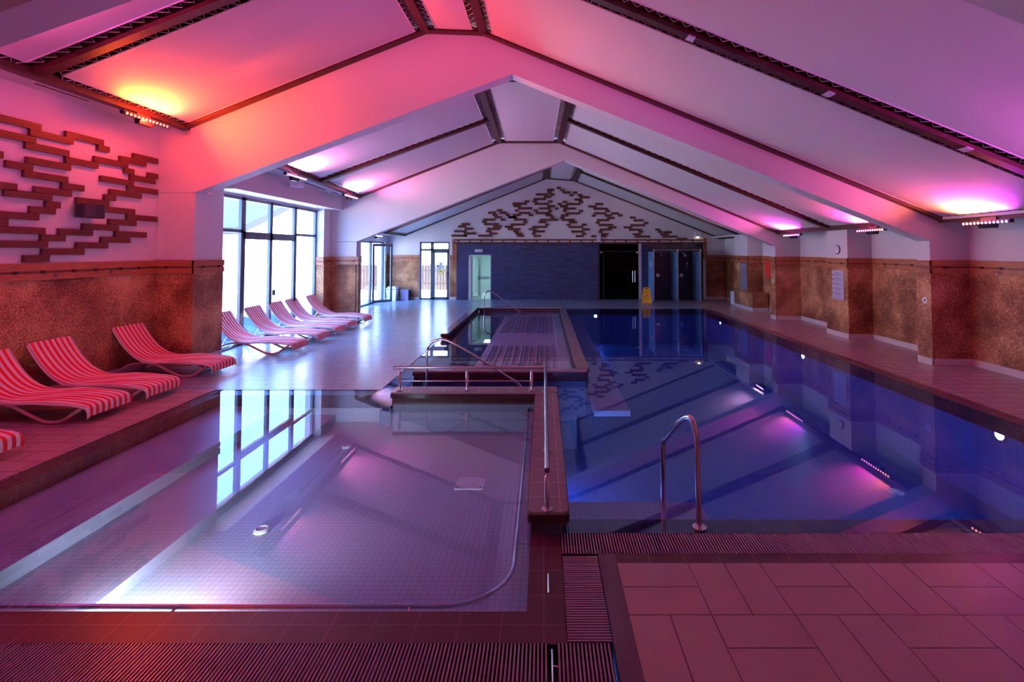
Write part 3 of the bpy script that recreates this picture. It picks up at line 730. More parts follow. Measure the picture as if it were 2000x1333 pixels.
o.rotation_euler = (-(Vector((-.2, 8.3, 6.0))-wo.location)).to_track_quat('Z','Y').to_euler()
a, b_ = ly(554,343,-5.6), ly(594,356,-5.6)
washer(1, a, b_, 3.78, -5.57, [(0,VIO),(.4,(1,.28,.55)),(1,PNK)], 120, 'pink-white wall washer over the tall window, nearer of two')
a, b_ = ly(668,376,-5.6), ly(695,385,-5.6)
washer(1, a, b_, 3.68, -5.57, [(0,PNK),(.5,(1,.28,.55)),(1,MAG)], 115, 'pink-white wall washer over the tall window, farther of two')
a, b_ = ly(728,460,-6.0), ly(745,458,-6.0)
washer(1, 17.4, 18.2, 2.66, -5.95, [(0,WPK),(1,(.7,.55,1))], 110, 'small wall washer above the left door of the far bay')
a, b_ = ly(1980,431,7.3), ly(1884,437,7.3)
washer(-1, a, b_, 2.58, 7.27, [(0,PUR),(.4,MAG),(.62,(1,.2,.12)),(1,ORG)], 130, 'purple and orange wall washer at the right edge of the photo', 7)
a, b_ = ly(1733,448,7.2), ly(1677,453,7.2)
washer(-1, a, b_, 2.57, 7.17, [(0,ORG),(.4,(1,.15,.2)),(.6,MAG),(1,MAG)], 95, 'magenta and orange wall washer right of the clock pillar', 6)
a, b_ = ly(1566,457,7.15), ly(1533,460,7.15)
washer(-1, a, b_, 2.57, 7.13, [(0,PUR),(.4,MAG),(1,PNK)], 85, 'pink-white wall washer left of the wall clock')
washer(-1, 16.9, 17.5, 2.57, 7.45, [(0,(.6,.5,1)),(.4,WPK),(1,WPK)], 110, 'small wall washer near the far right pillar')
a = ly(1999,400,7.3)
washer(-1, 4.7, 5.5, 2.58, 7.27, [(0,MAG),(.5,VIO),(1,(1,.06,.3))], 230, 'purple wall washer just outside the right edge of the photo', tilt=.70, spread=100)
washer(1, 4.2, 5.0, 4.27, -6.55, [(0,MAG),(.5,MAG),(1,PNK)], 230, 'added unseen pink wall washer just outside the left edge of the photo')  # unseen washer, added to bring pink to the near left side
spill([o for o in bpy.data.objects if o.name.startswith('wall_washer') and 'outside the left edge' in o['label']][0], (.14, 0, -.06), 60, (1,.04,.35))  # added point glow that turns the slat wall pink
washer(1, -1.2, -.3, 4.27, -6.55, [(0,SOF),(1,SOF)], 150, 'pink wall washer on the left side behind the camera')
washer(-1, -1.2, -.3, 2.58, 7.27, [(0,SOF),(1,SOF)], 150, 'pink wall washer on the right side behind the camera')

# ------------------------------------------------------------------ windows and doors
def window(name, cx, y0, y1, z1, muls, trans, frm=alu, axis='y', door=None):
    """glazed wall in the plane x=cx (axis y) or y=cx (axis x)"""
    def bx(m_, a, b_, z0_, z1_, d=.035):
        if axis == 'y': m_.box(cx-d, cx+d, a, b_, z0_, z1_)
        else: m_.box(a, b_, cx-d, cx+d, z0_, z1_)
    f = MB(); bx(f, y0, y1, 0, .06); bx(f, y0, y1, z1-.07, z1); bx(f, y0, y0+.06, 0, z1); bx(f, y1-.06, y1, 0, z1)
    for a, w in muls: bx(f, a-w/2, a+w/2, 0, z1)
    for a, b_, z, w in trans: bx(f, a, b_, z-w/2, z+w/2)
    o = struct(f.build(name, frm))
    edges = [y0+.03]+[a for a, w in muls]+[y1-.03]
    for a, b_ in zip(edges, edges[1:]):
        g = MB(); bx(g, a, b_, .05, z1-.05, .004); g.build('pane', glass, o)
    return o
w1 = window('window_1', -6.8, 10.0, 14.75, 3.32, [(11.17,.16),(12.32,.12),(13.52,.14)], [(10.0,11.17,2.55,.07),(11.17,13.52,2.46,.17),(13.52,14.75,2.55,.07)])
struct(MB().box(-7.0,-6.835,14.72,14.80,0,3.32).box(-7.0,-6.835,9.95,10.0,0,3.32).build('trim_401', white))
t_ = MB().box(-6.765,-6.70,12.40,12.43,1.0,1.14).box(-6.72,-6.70,12.30,12.43,1.10,1.13).build('handle', alu, w1)
w2 = window('door_2', -6.9, 18.43, 21.25, 2.5, [(19.75,.16)], [], alu)
# open leaf of the left door
t_ = MB().beam((0,0,1.22),(.85,.0,1.22),.04,2.4)
lf = MB().box(0,.08,-.02,.02,.02,2.4).box(.8,.88,-.02,.02,.02,2.4).box(0,.88,-.02,.02,.02,.12).box(0,.88,-.02,.02,2.3,2.4).build('leaf', alu, w2)
lf.location = (-6.86, 19.9, 0); lf.rotation_euler = (0,0,R(48))
MB().box(.08,.8,-.004,.004,.12,2.3).build('leaf_pane', glass, lf)
MB().box(.74,.80,-.06,-.02,1.0,1.03).build('leaf_handle', alu, lf)
d3 = window('door_3', YG+.08, D3[0], D3[1], D3[2], [(-4.87,.13)], [(D3[0],D3[1],2.16,.09)], alu, 'x')
f = MB().box(-4.83,-4.14,YG+.03,YG+.13,0,.1).box(-4.83,-4.75,YG+.03,YG+.13,0,2.12).box(-4.22,-4.14,YG+.03,YG+.13,0,2.12).box(-4.83,-4.14,YG+.03,YG+.13,2.03,2.12); f.build('leaf_frame', alu, d3)
MB().box(-4.25,-4.19,YG-.02,YG+.03,.9,1.2).build('handle', steel, d3)
# notices stuck on the glass of that door
p0, p1 = at(861,524,Y=YG+.06), at(866,502,Y=YG+.06)
t = thing('door_notice', (p0.x,YG+.07,p0.z-.1), 'pale grey and yellow warning notice stuck on the far left glass door', 'notice')
MB().box(-.09,.09,-.004,0,-.18,.10).build('yellow_sheet', plain('pale_yellow_paper', (.9,.8,.25), .6), t)
MB().box(-.07,.07,-.004,0,.10,.36).build('grey_sheet', plain('pale_grey_paper', (.6,.65,.8), .6), t)
MB().add([(-.035,-.006,-.06),(.035,-.006,-.06),(0,-.006,.01)],[(0,1,2)]).build('warning_triangle', print_k, t)
t = thing('door_notice', (-4.62,YG+.07,1.42), 'small white notice beside the yellow warning notice', 'notice')
MB().box(-.06,.06,-.004,0,-.1,.1).build('sheet', white_p, t); MB().box(-.035,.035,-.006,-.004,0,.06).build('print', print_k, t)

# corridor behind the opening in the slate wall
mb = MB(); mb.box(-3.9,-3.5,YG+T,26,0,2.3).box(-1.6,-1.4,YG+T,26,0,2.3).box(-3.9,-1.4,26,26.2,0,2.3).box(-3.9,-1.4,YG+T,26.2,2.2,2.3)
struct(mb.build('wall_corridor', teal_w)); struct(MB().box(-3.9,-1.4,YG+T,26.2,-.1,.0).build('floor', plain('pale_corridor_floor',(.62,.70,.70),.2)))
t = thing('corridor_lamp', (-2.5,23.6,2.19), 'white ceiling lamp in the corridor behind the slate wall', 'lamp')
MB().rbox(-.3,.3,-.3,.3,-.04,0,.02).build('diffuser', emit('corridor_lamp_glow',(.75,1,1),3), t)
l = bpy.data.lights.new('lamp_light','AREA'); l.size=.6; l.energy=22; l.color=(.75,1,1); o=bpy.data.objects.new('lamp_light',l); COL.objects.link(o); o.parent=t; o.location=(0,0,-.06)
d4 = struct(MB().box(-3.28,-3.18,YG-.02,YG+T,0,1.94).box(-2.33,-2.29,YG-.02,YG+T,0,1.94).box(-3.28,-2.29,YG-.02,YG+T,1.90,1.945).build('door_4', alu_w))
lf = MB().box(0,.1,-.02,.02,.03,1.88).box(.7,.8,-.02,.02,.03,1.88).box(0,.8,-.02,.02,.03,.12).box(0,.8,-.02,.02,1.8,1.88).build('leaf', alu_w, d4)
lf.location = (-3.16,YG+.15,0); lf.rotation_euler = (0,0,R(66)); MB().box(.1,.7,-.004,.004,.12,1.8).build('leaf_pane', glass, lf)
t = thing('sliding_screen', (-2.55, YG+.9, 0), 'white framed glass screen with round stickers in the corridor opening', 'screen')
MB().box(-.42,.3,-.02,.02,.82,.96).box(-.42,-.30,-.02,.02,0,1.88).build('screen_frame', alu_w, t)
MB().box(-.3,.3,-.004,.004,.96,1.88).box(-.3,.3,-.004,.004,.05,.82).build('screen_glass', glass, t)
for k in range(5):
    MB().cyl((.22,-.03,1.08+.125*k),(.22,-.024,1.08+.125*k),.055,20).build('sticker', plain('pale_teal_sticker',(.55,.85,.88),.4), t)
# exit sign
p = at(935,490,Y=YG-.04)
t = thing('exit_sign', (p.x,YG-.04,p.z), 'small pale rectangular sign on the slate wall above the opening', 'sign')
MB().box(-.17,.17,-.03,0,-.06,.06).build('sign_box', white_p, t); MB().box(.17,.23,-.03,0,-.06,.06).build('end_cap', black_p, t)
for k in range(4): MB().box(-.13+.07*k,-.09+.07*k,-.033,-.03,-.03,.03).build('sign_mark', plain('grey_print',(.3,.33,.4),.5), t)

# dark sauna doorway
mb = MB(); mb.box(2.0,4.5,24,24.1,0,2.5).box(2.2,2.36,YG+T,24,0,2.5).box(4.14,4.3,YG+T,24,0,2.5).box(2.2,4.3,YG+T,24,2.44,2.5)
struct(mb.build('wall_sauna', blackt)); struct(MB().box(2.0,4.5,YG+T,24,-.1,0).build('floor', black_p))
d5 = struct(MB().box(2.366,2.43,YG-.02,YG+.05,0,2.43).box(2.6,2.62,YG-.01,YG+.03,0,2.1).box(2.366,4.13,YG,YG+.05,2.08,2.11).build('door_5', black_p))
MB().box(2.62,3.9,YG+.01,YG+.02,.02,2.08).box(2.43,2.60,YG+.01,YG+.02,.02,2.08).box(3.9,4.13,YG+.01,YG+.02,.02,2.08).build('pane', dglass, d5)
MB().box(2.43,4.13,YG+.01,YG+.02,2.11,2.43).build('top_pane', dglass, d5)
for x in (3.86, 3.96): MB().tube([(x,YG-.04,.75),(x,YG-.04,1.25)], .015, 8).build('handle', steel, d5)
for x in (2.45, 4.02): MB().box(x,x+.09,YG-.02,YG+.03,2.02,2.08).build('hinge', steel, d5)
# wood pattern mirrored in the sauna door glass, modelled as slats
t = thing('reflected_slats', (3.2,YG+.12,2.27), 'wooden pattern reflected in the glass over the black doorway, modelled as slats', 'slats')
b = MB()
for r_ in range(5):
    x = -.8+.07*r_
    while x < .75:
        w = random.uniform(.12,.35); b.box(x, x+w, 0, .02, -.13+.06*r_, -.095+.06*r_); x += w+random.uniform(.08,.25)
b.build('slats', trim_w, t)
# showers
for x, lab in ((4.54,'tinted glass shower partition next to the yellow sign'), (5.53,'tinted glass partition between the two showers'), (6.47,'tinted glass partition at the right end of the showers')):
    t = thing('shower_screen', (x, 20.48, 0), lab, 'shower screen')
    MB().box(-.006,.006,0,1.10,.02,2.08).build('glass_pane', tglass, t); MB().box(-.015,.015,-.012,.006,.02,2.08).build('edge_profile', steel, t)
    MB().cyl((0,0,2.08),(0,0,2.18),.018,10).build('clamp', white_p, t)
    if x < 5: MB().tube([(-.03,.45,1.43),(-.03,.45,1.67)],.012,8).build('handle', white_p, t)
t = thing('shower_rail', (4.54,20.48,2.15), 'thin steel bar joining the tops of the shower screens', 'rail')
MB().tube([(0,0,0),(1.95,0,0)], .01, 8).build('bar', steel, t)
for x, lab in ((4.95,'left shower'),(5.97,'right shower')):
    t = thing('wall_shower', (x,YG-.03,2.0), 'chrome shower head on the black tiled wall, '+lab, 'shower')
    MB().tube(spline([(0,0,0),(0,-.15,.05),(.05,-.28,0),(.1,-.3,-.08)],4), .012, 8).build('arm', steel, t); MB().cyl((.1,-.3,-.08),(.1,-.3,-.11),.07,18).build('rose', steel, t)
    t = thing('shower_valve', (x,YG-.03,1.05), 'chrome shower valve on the black tiled wall, '+lab, 'valve')
    MB().cyl((0,0,0),(0,-.02,0),.075,22).build('plate', steel, t); MB().tube([(0,-.02,0),(0,-.06,0),(0,-.07,-.09)],.013,8).build('lever', steel, t)
t = thing('hand_shower', (6.2,YG-.03,1.45), 'chrome hand shower hanging in the right shower', 'hand shower')
MB().tube([(0,-.05,-.1),(0,-.06,.12)], .016, 8).build('handle', steel, t); MB().cyl((0,-.05,.12),(0,-.09,.14),.035,14).build('rose', steel, t)
MB().tube([(0,0,-.1),(0,-.05,-.1)],.01,8).build('holder', steel, t)
p0 = at(1271,516,X=4.53)


# ------------------------------------------------------------------ slat art
A_ = [(5,125,515),(375,297,905),(815,322,1275),(1205,487,1345),(-110,285,450),(320,457,855),(-110,555,48),(85,686,410),(335,640,875),(810,637,1210),(1160,627,1570),(1475,622,1795),(1635,590,1935),(1530,768,1645),(1600,852,1905),(1815,826,1935),(300,806,840),(1240,866,1640),(765,955,1035),(430,1000,885),(1570,982,1930),(-110,938,218)]
B_ = [(60,100,645),(570,242,745),(375,307,685),(-110,362,485),(-110,456,108),(-110,548,560),(510,655,805),(0,730,590),(525,825,1035),(300,910,610),(945,745,1325),(1245,677,1595),(1415,607,1795),(730,580,1140),(1020,515,1455),(1340,457,1670),(1560,400,1925),(1255,303,1655),(945,195,1340),(1285,157,1420),(1350,92,1735)]
xs = XL+.05
t = thing('slat_wall_art', (XL, 8, 3), 'large relief of staggered red-brown wooden slats on the left wall', 'wall decoration')
for lst, oy in ((A_,210),(B_,360)):
    for xl, yc, xr in lst:
        p0 = at(xl/6.25, oy+yc/6.25, X=xs); p1 = at(xr/6.25, oy+yc/6.25, X=xs)
        y0, y1 = min(p0.y, 9.15), min(p1.y, 9.18)
        o = MB().box(0,.05, 0, y1-y0, -.048, .048).build('slat', slat_w, t)
        o.location = (0, y0-8, p0.z-3)
G = {'C':[(240,415,867),(165,335,918),(305,485,970),(80,345,1022),(285,550,1072),(300,350,1120),(1005,1105,570),(815,975,622),(1060,1220,622),(910,1010,668),(1190,1285,668),(950,1110,718),(1255,1420,718),(705,975,772),(1085,1185,772),(680,775,818),(725,1045,868),(925,1105,920),(800,1065,970),(765,875,1022),(840,1015,1072),(600,905,1120),(20,345,1120)],
 'D':[(870,1030,128),(880,970,175),(625,895,225),(945,1035,225),(800,965,275),(580,850,325),(385,485,375),(550,655,375),(895,990,378),(120,430,425),(600,915,428),(1100,1190,430),(140,300,475),(875,1050,478),(240,545,525),(695,950,528),(1040,1115,530),(175,250,575),(580,670,575),(895,980,580),(250,510,625),(625,940,628),(130,295,668),(475,570,672),(835,990,675),(30,200,720),(945,1025,725),(150,425,770),(720,1110,775),(350,445,825),(685,850,825),(85,390,875),(830,915,880),(-45,130,925),(550,870,928),(20,290,975),(475,640,978),(140,245,1025),(560,825,1025),(180,330,1075),(540,625,1075),(215,375,1120),(580,745,1125),(1080,1170,82),(1160,1250,130)],
 'E':[(100,265,182),(250,335,235),(330,415,182),(430,520,235),(470,690,285),(355,515,335),(450,545,385),(100,190,385),(170,480,432),(45,210,480),(115,395,530),(105,185,580),(450,545,580),(160,480,632),(165,230,680),(60,145,680),(45,140,728),(80,360,775),(235,415,825),(185,270,880),(520,615,880),(230,540,930),(520,690,982),(285,545,1030),(520,605,1080),(385,555,1128),(815,980,432),(655,825,485),(765,1080,535),(1030,1125,585),(780,1045,632),(1155,1320,635),(730,820,685),(1010,1170,680),(1300,1400,680),(1065,1235,735),(845,1110,780),(820,905,832),(880,1195,885),(1090,1265,938),(900,1165,985),(875,970,1035),(930,1095,1085),(720,830,1128),(930,1045,1128)],
 'F':[(310,430,465),(385,585,520),(590,680,572),(325,620,618),(190,350,662),(290,545,708),(480,575,752),(370,530,800),(415,715,845),(820,915,705),(870,965,750),(1000,1150,757),(920,1080,800),(970,1260,845),(1250,1460,890)]}
OF = {'C':(880,360,11.108),'D':(990,360,11.108),'E':(1090,360,11.108),'F':(1200,380,10.25)}
t = thing('slat_wall_art', (0, YG, 3), 'tree-like relief of brown wooden slats on the far gable wall', 'wall decoration')
allg = [(OF[k][0]+a/OF[k][2], OF[k][0]+b_/OF[k][2], OF[k][1]+c/OF[k][2]) for k in 'CDEF' for a, b_, c in G[k]]
allg.sort(key=lambda q: -(q[1]-q[0])); rest = MB()
for i, (a, b_, c) in enumerate(allg):
    p0, p1 = at(a, c, Y=YG-.03), at(b_, c, Y=YG-.03)
    if i < 100: MB().box(p0.x, p1.x, -.05, 0, p0.z-3-.046, p0.z-3+.046).build('slat', slat_w, t)
    else: rest.box(p0.x, p1.x, -.05, 0, p0.z-3-.046, p0.z-3+.046)
rest.build('short_slats', slat_w, t)['kind'] = 'stuff'

# ------------------------------------------------------------------ sun loungers
prof = [(0,.815),(.07,.70),(.17,.56),(.30,.42),(.44,.325),(.60,.272),(.80,.262),(1.0,.268),(1.25,.262),(1.45,.245),(1.58,.225),(1.65,.20)]
def make_lounger(label, group):
    t = thing('sun_lounger', (0,0,0), label, 'sun lounger', group)
    P = [(p.x, p.z) for p in spline([(x,0,z) for x, z in prof], 4)]
    P += [(1.665,.17),(1.67,.13),(1.668,.085)]
    Wd = .33; ny = 16; vs = []
    for (x, z) in P:
        for k in range(ny+1):
            y = -Wd+2*Wd*k/ny; e = 0
            vs.append((x, y, z+.012-(.03 if k in (0,ny) else 0)+.003*math.sin(k*2.4+x*9)))
    fs = [(i*(ny+1)+k, i*(ny+1)+k+1, (i+1)*(ny+1)+k+1, (i+1)*(ny+1)+k) for i in range(len(P)-1) for k in range(ny)]
    m_ = MB().add(vs, fs, 0, True)
    m_.add([(x, y, z-.014) for x, y, z in vs], [f[::-1] for f in fs], 0, True)
    m_.build('striped_cover', towel, t)
    for s in (-1, 1):
        MB().tube([(x, s*.305, z-.02) for x, z in P[:-4]], .019, 8).build('side_rail', frame_p, t)
        bl = MB().tube(spline([(.0,s*.31,.02),(.12,s*.31,.11),(.28,s*.31,.205),(.5,s*.31,.24),(.72,s*.31,.215),(.95,s*.31,.11),(1.12,s*.31,.035),(1.26,s*.31,.021),(1.38,s*.31,.05),(1.48,s*.31,.12),(1.58,s*.31,.185)],4), .021, 10).build('bow_leg', frame_p, t)
        MB().tube([(.33,s*.29,.38),(.20,s*.29,.17)], .008, 6).build('prop', steel, t)
        MB().cyl((1.26,s*.31,0),(1.26,s*.31,.02),.012,8).build('foot', black_p, bl)
    MB().tube([(.02,-.31,.03),(.02,.31,.03)], .014, 8).tube([(1.3,-.31,.03),(1.3,.31,.03)], .014, 8).build('cross_bar', frame_p, t)
    b = MB(); 
    for k in range(1, 12): x = k*.14; j = min(range(len(P)), key=lambda q: abs(P[q][0]-x)); b.box(P[j][0]-.02, P[j][0]+.02, -.3, .3, P[j][1]-.03, P[j][1]-.018)
    b.build('slats', frame_p, t)
    return t
spots = [(-5.45,4.93,'red striped lounger cut off by the left edge of the photo',0),
 (-5.55,6.41,'nearest whole red striped lounger by the dark brown wall',0),
 (-5.48,7.22,'middle red striped lounger of the row by the dark brown wall',0),
 (-5.52,8.62,'red striped lounger standing against the first brown pillar',0),
 (-5.10,10.44,'red striped lounger just behind the first pillar, first by the tall window',1),
 (-5.10,11.55,'second red striped lounger along the tall window',1),
 (-5.13,12.56,'third red striped lounger along the tall window',1),
 (-5.16,13.42,'fourth red striped lounger along the tall window',1),
 (-5.13,14.52,'last red striped lounger by the window, next to the far pillar',1)]
first = None
for x, y, lab, g in spots:
    grp = ['striped loungers along the left wall','striped loungers along the tall window'][g]
    if first is None: first = o = make_lounger(lab, grp)
    else: o = copy_tree(first); o['label'] = lab; o['group'] = grp
    o.location = (x-1.65, y, 0)

# ------------------------------------------------------------------ small things
p = at(176,413,X=XL+.12)
t = thing('wall_speaker', (XL, p.y, p.z), 'small black loudspeaker on the left wall among the slats', 'speaker')
MB().rbox(.04,.20,-.19,.19,-.105,.105,.03,4).build('cabinet', black_p, t)
MB().box(.20,.208,-.17,.0,-.09,.09).build('grille', plain('dark_grille',(.05,.045,.07),.7), t); MB().box(0,.05,-.03,.03,-.03,.03).build('bracket', black_p, t)
# clock
p = at(1635,488,X=7.3)
t = thing('wall_clock', (7.315,p.y,p.z), 'round wall clock with a dark rim on the white upper pillar', 'clock')
MB().cyl((0,0,0),(-.03,0,0),.115,32).build('case', plain('clock_rim',(.10,.07,.14),.35), t); dl = MB().cyl((-.03,0,0),(-.034,0,0),.097,32).build('dial', plain('clock_dial',(.8,.8,.85),.4), t)
MB().beam((-.037,0,0),(-.037,.02,.075),.006,.004,up=(1,0,0)).beam((-.037,0,0),(-.037,-.045,.02),.007,.004,up=(1,0,0)).build('hands', print_k, dl)
# rules board
p0, p1 = at(1624,530,X=7.27), at(1647,585,X=7.27); yc, zc = (p0.y+p1.y)/2, (p0.z+p1.z)/2; hy = abs(p0.y-p1.y)/2; hz = .36
t = thing('rules_board', (7.293,yc,zc), 'tall lilac pool rules board on the brown pillar under the clock', 'sign')
MB().box(-.012,0,-hy,hy,-hz,hz).build('board', board_m, t)
b = MB(); z = hz-.05; k = 0
while z > -hz+.1:
    L = hy*(1.45 if k % 4 else 1.1)*random.uniform(.8,1); b.box(-.015,-.012, hy*.6-L, hy*.6, z-.009, z); z -= .024 if k % 4 != 3 else .05; k += 1
b.box(-.015,-.012,-hy*.7,hy*.7,-hz+.03,-hz+.045).build('text_lines', plain('rules_print',(.20,.17,.34),.6), t)
b = MB()
for k in range(5): b.cyl((-.012,hy*.8,hz-.12-.11*k),(-.015,hy*.8,hz-.12-.11*k),.018,12)
b.build('bullet_marks', print_k, t)
def round_sign(p, x, r, label):
    t = thing('round_sign', (x,p.y,p.z), label, 'sign')
    MB().cyl((0,0,0),(-.01,0,0),r,24).build('disc', white_p, t)
    MB().beam((-.012,-r*.5,r*.4),(-.012,r*.5,-r*.4),.012,.004,up=(1,0,0)).beam((-.012,r*.3,r*.5),(-.012,-r*.3,-r*.3),.01,.004,up=(1,0,0)).build('pictogram', print_k, t)
round_sign(at(1806,587,X=7.14), 7.148, .06, 'small white round sign on the nearest right pillar')
round_sign(at(1510,549,X=7.11), 7.113, .06, 'small white round sign on the second frame pillar')
# grey panel on the far pillar
p0, p1 = at(1446,518,X=7.33), at(1459,575,X=7.33)
t = thing('grey_panel', (7.348,(p0.y+p1.y)/2,1.17), 'tall blue-grey panel on the far right pillar above the bench block', 'panel')
MB().box(-.015,0,-.28,.28,-.48,.48).build('panel_sheet', plain('blue_grey_sheet',(.26,.27,.36),.25), t)
MB().box(-.02,0,-.30,-.28,-.5,.5).box(-.02,0,.28,.30,-.5,.5).build('panel_frame', steel, t)
# red rope coil
p = at(1498,530,X=7.8)
t = thing('rescue_line', (XR-.03,p.y,1.78), 'bright red rope bundle hanging from the trim between the pillars', 'rope')
b = MB()
for k in range(9):
    w = .02+.012*k
    b.tube(spline([(-.02-.004*k,-w,0),(-.05,-w*1.4,-.3),(-.04,-w,-.55-.03*(k % 3)),(-.05,w,-.62+.02*k),(-.05,w*1.4,-.3),(-.02,w,0)],4), .011, 6)
b.build('rope_coils', red_c, t); MB().tube([(.0,0,.03),(-.07,0,.03),(-.07,0,-.02)],.008,6).build('hook', steel, t)
# small hooks in pairs on the right trim, and on the far trim
def hook(p, d, label, group):
    t = thing('coat_hook', p, label, 'hook', group)
    d = Vector(d); MB().cyl((0,0,0), d*.012, .022, 12).build('plate', steel, t); MB().tube([(0,0,0), d*.035, d*.045+Vector((0,0,.02))], .007, 6).build('prong', steel, t)
for x, y, X, lab in ((1948,535,XR-.045,'left of two, near the right edge'),(1955,534,XR-.045,'right of two, near the right edge'),(1730,523,XR-.045,'between the clock pillar and the nearest pillar'),(1579,516,XR-.045,'left of the rules board')):
    q = at(x,y,X=X); hook((X,q.y,q.z), (-1,0,0), 'small chrome hook on the right wall trim, '+lab, 'hooks on the right trim')
for x, y, lab in ((108,538,'nearest the camera'),(216,531,'near the first pillar')):
    q = at(x,y,X=XL+.045); hook((XL+.045,q.y,q.z), (1,0,0), 'small chrome hook on the left wall trim, '+lab, 'hooks on the left trim')
# bins
def bin_(p, label, w, h, m, lid=True):
    t = thing('waste_bin', p, label, 'bin')
    MB().add([(-w*.4,-w*.4,0),(w*.4,-w*.4,0),(w*.4,w*.4,0),(-w*.4,w*.4,0),(-w*.5,-w*.5,h*.8),(w*.5,-w*.5,h*.8),(w*.5,w*.5,h*.8),(-w*.5,w*.5,h*.8)],
      [(0,3,2,1),(4,5,6,7),(0,1,5,4),(1,2,6,5),(2,3,7,6),(3,0,4,7)]).build('bin_body', m, t)
    if lid:
        MB().rbox(-w*.52,w*.52,-w*.52,w*.52,h*.8,h*.84,.02).build('rim', black_p, t)
        MB().add([(-w*.52,-w*.52,h*.84),(w*.52,-w*.52,h*.84),(w*.52,w*.52,h*.84),(-w*.52,w*.52,h*.84),(-w*.34,-w*.34,h),(w*.34,-w*.34,h),(w*.34,w*.34,h),(-w*.34,w*.34,h)],
          [(4,5,6,7),(0,1,5,4),(1,2,6,5),(2,3,7,6),(3,0,4,7)]).build('lid', white_p, t)
    return t
p = at(771,586,Z=0); bin_((p.x,21.2,0), 'white waste bin with a dark rim beside the far left door', .44, .6, white_p)
t = thing('storage_box', (-5.96,21.42,0), 'small lilac box next to the white waste bin', 'box')
MB().rbox(-.17,.17,-.14,.14,0,.45,.02).build('box_body', purple_p, t); MB().box(.17,.19,-.12,.12,.0,.42).build('side_panel', black_p, t)
p = at(1434,594,Z=0); t = thing('white_box', (7.6,19.75,0), 'white upright box standing by the far right pillar', 'box')
MB().rbox(-.13,.13,-.18,.18,0,.5,.02).build('box_body', white_p, t); MB().rbox(-.12,.12,-.17,.17,.5,.515,.02).build('box_lid', board_m, t)
# wet floor sign
t = thing('wet_floor_sign', (4.2,20.35,0), 'yellow folding wet floor sign standing in front of the showers', 'sign')
for s in (-1, 1):
    def q(x, z): return (x, s*(.16-.15*z/.62), z)
    pn = MB(); tt = .012
    ol = [(-.19,0),(.19,0),(.13,.62),(-.13,.62)]
    pn.add([q(*a) for a in ol]+[tuple(Vector(q(*a))+Vector((0,-s*tt,0))) for a in ol], [(0,1,2,3),(7,6,5,4),(0,4,5,1),(1,5,6,2),(2,6,7,3),(3,7,4,0)])
    pn.build('panel', yellow_p, t)
    e = -.002 if s < 0 else .002
    g = MB(); g.add([(x, q(x,z)[1]+e, z) for x, z in ((-.07,.55),(.07,.55),(.07,.58),(-.07,.58))],[(0,1,2,3)]); g.build('hand_slot', print_k, t)
    for z0, z1, w in ((.43,.48,.10),(.37,.41,.12),(.20,.245,.13),(.13,.17,.12)):
        n_ = 6; g = MB()
        for k in range(n_):
            x0 = -w+2*w*k/n_; x1 = x0+2*w/n_*.7
            g.add([(x, q(x,z)[1]+e, z) for x, z in ((x0,z0),(x1,z0),(x1,z1),(x0,z1))],[(0,1,2,3)])
        g.build('print_line', orange_p, t)
    g2 = MB().add([(x, q(x,z)[1]+e, z) for x, z in ((-.05,.27),(.05,.27),(0,.35))],[(0,1,2)]); g2.build('warning_triangle', orange_p, t)
# small white fixtures
p = at(1169,467,Y=YG-.1); t = thing('white_fixture', (p.x,YG-.06,p.z), 'small white fixture on the timber frame over the black doorway', 'fixture')
MB().rbox(-.08,.08,-.08,0,-.1,.1,.01).build('fixture_body', white_p, t); MB().box(-.04,.04,-.085,-.08,-.06,.05).build('front_plate', board_m, t)
p = at(1362,458,Y=YG-.1); t = thing('white_fixture', (p.x,YG-.0,p.z), 'white box light above the right end of the timber frame', 'fixture')
MB().rbox(-.11,.11,-.2,0,-.1,.1,.01).build('fixture_body', white_p, t); MB().cyl((0.02,-.1,-.1),(.02,-.1,-.14),.05,16).build('lens', emit('warm_spot',(1,.7,.4),5), t)
q = at(568,357,X=-6.1); t = thing('camera_projector', (-5.95,q.y,3.70), 'white bracketed fixture beside the wall washer over the window', 'fixture')
MB().rbox(-.1,.1,-.15,.15,-.05,.05,.02).build('fixture_body', white_p, t); MB().tube([(0,0,.05),(0,0,.14)],.015,8).build('stem', white_p, t)
q = at(400,379,Y=9.4); t = thing('smoke_sensor', (-6.3,9.36,q.z-.02), 'tiny sensor under the corner of the first white frame', 'sensor')
MB().cyl((0,0,0),(0,0,.04),.05,16).build('sensor_body', white_p, t); MB().ball((0,0,0),.03,6).build('dome', board_m, t)

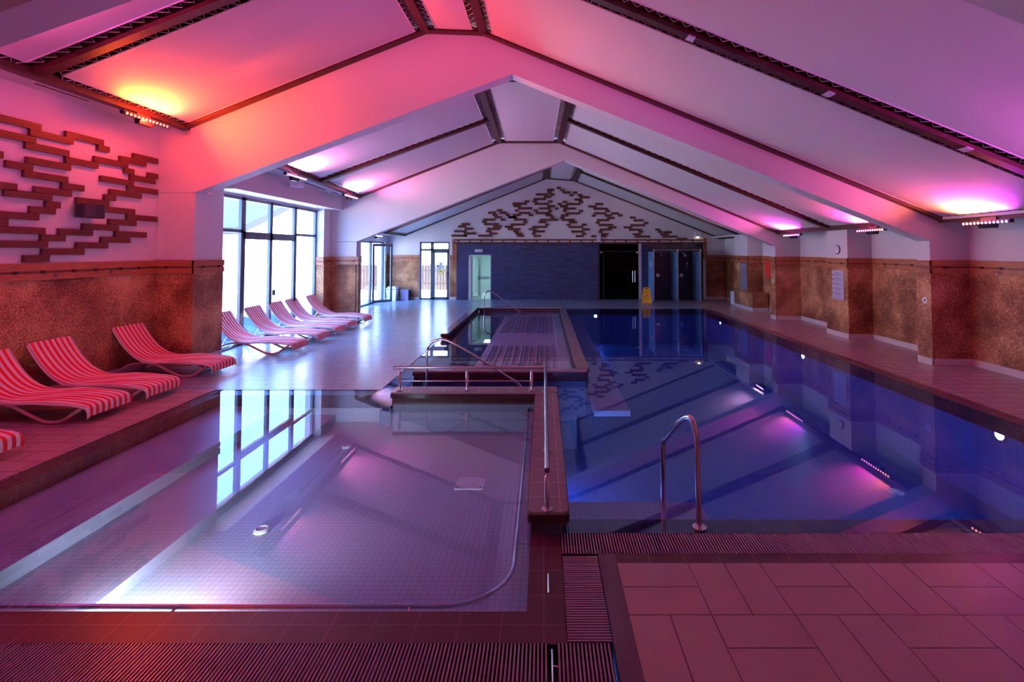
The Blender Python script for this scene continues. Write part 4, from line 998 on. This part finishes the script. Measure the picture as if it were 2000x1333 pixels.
# ------------------------------------------------------------------ outside
struct(MB().box(-40,-7.1,-6,40,-.14,-.04).box(-7.1,-3.9,YG+T,40,-.14,-.04).build('terrace', pave))
c0 = at(452,446,X=-15); c1 = at(640,358,X=-15)
t = thing('neighbour_house', (-15,20,0), 'white sunlit house with a pitched roof outside the tall window', 'house')
ry = c1.y+2; rz = c1.z+(c1.z-c0.z)/(c1.y-c0.y)*2
MB().add([(0,c0.y-20,-.1),(0,2*ry-c0.y-20,-.1),(0,2*ry-c0.y-20,c0.z),(0,ry-20,rz),(0,c0.y-20,c0.z),(-6,c0.y-20,-.1),(-6,2*ry-c0.y-20,-.1),(-6,2*ry-c0.y-20,c0.z),(-6,ry-20,rz),(-6,c0.y-20,c0.z)],
  [(0,1,2,3,4),(9,8,7,6,5),(0,4,9,5),(1,6,7,2)]).build('house_walls', plaster, t)
MB().beam((-2.7,c0.y-20.6,c0.z-.15),(-2.7,ry-20,rz+.1),7,.35).beam((-2.7,2*ry-c0.y-19.4,c0.z-.15),(-2.7,ry-20,rz+.1),7,.35).build('house_roof', roof_m, t)
MB().box(0,.05,-3.2,-2.2,1.2,2.4).build('house_window', alu, t)
t = thing('garden_wall', (-13,10,0), 'bright white garden wall behind the terrace', 'wall')
MB().box(-.2,0,-8,8,-.1,2.6).build('wall_body', plaster, t); MB().box(-.25,.05,-8,8,2.6,2.7).build('wall_cap', pave, t)
t = thing('wooden_fence', (-6,27,0), 'orange-brown board fence behind the far left glass door', 'fence')
b = MB(); [b.box(-4+.16*k,-4+.16*k+.145,0,.03,0,1.35) for k in range(50)]; b.build('boards', fence_m, t)
MB().box(-4,4,.03,.08,.3,.4).box(-4,4,.03,.08,1.0,1.1).build('fence_rails', fence_m, t)
t = thing('render_wall', (-6,31,0), 'blown-out white wall standing beyond the wooden fence', 'wall')
MB().box(-9,5,0,.3,-.1,6).build('wall_body', plaster, t); MB().box(-9,5,-.05,.35,6,6.15).build('wall_cap', pave, t)
t = thing('blue_tarpaulin', (-7.8,12.4,-.04), 'crumpled blue tarpaulin heap outside the foot of the tall window', 'tarpaulin')
vs = []; nx, ny = 8, 40
for i in range(nx+1):
    for j in range(ny+1):
        h = .42*math.sin(math.pi*i/nx)*(.75+.25*math.sin(j*1.3)+.12*math.sin(j*2.9+i)); vs.append((-.55+1.1*i/nx+.05*math.sin(j*1.7), -2.4+4.8*j/ny, max(0,h)))
MB().add(vs, [(i*(ny+1)+j,(i+1)*(ny+1)+j,(i+1)*(ny+1)+j+1,i*(ny+1)+j+1) for i in range(nx) for j in range(ny)], 0, True).build('tarpaulin_sheet', net_m, t)
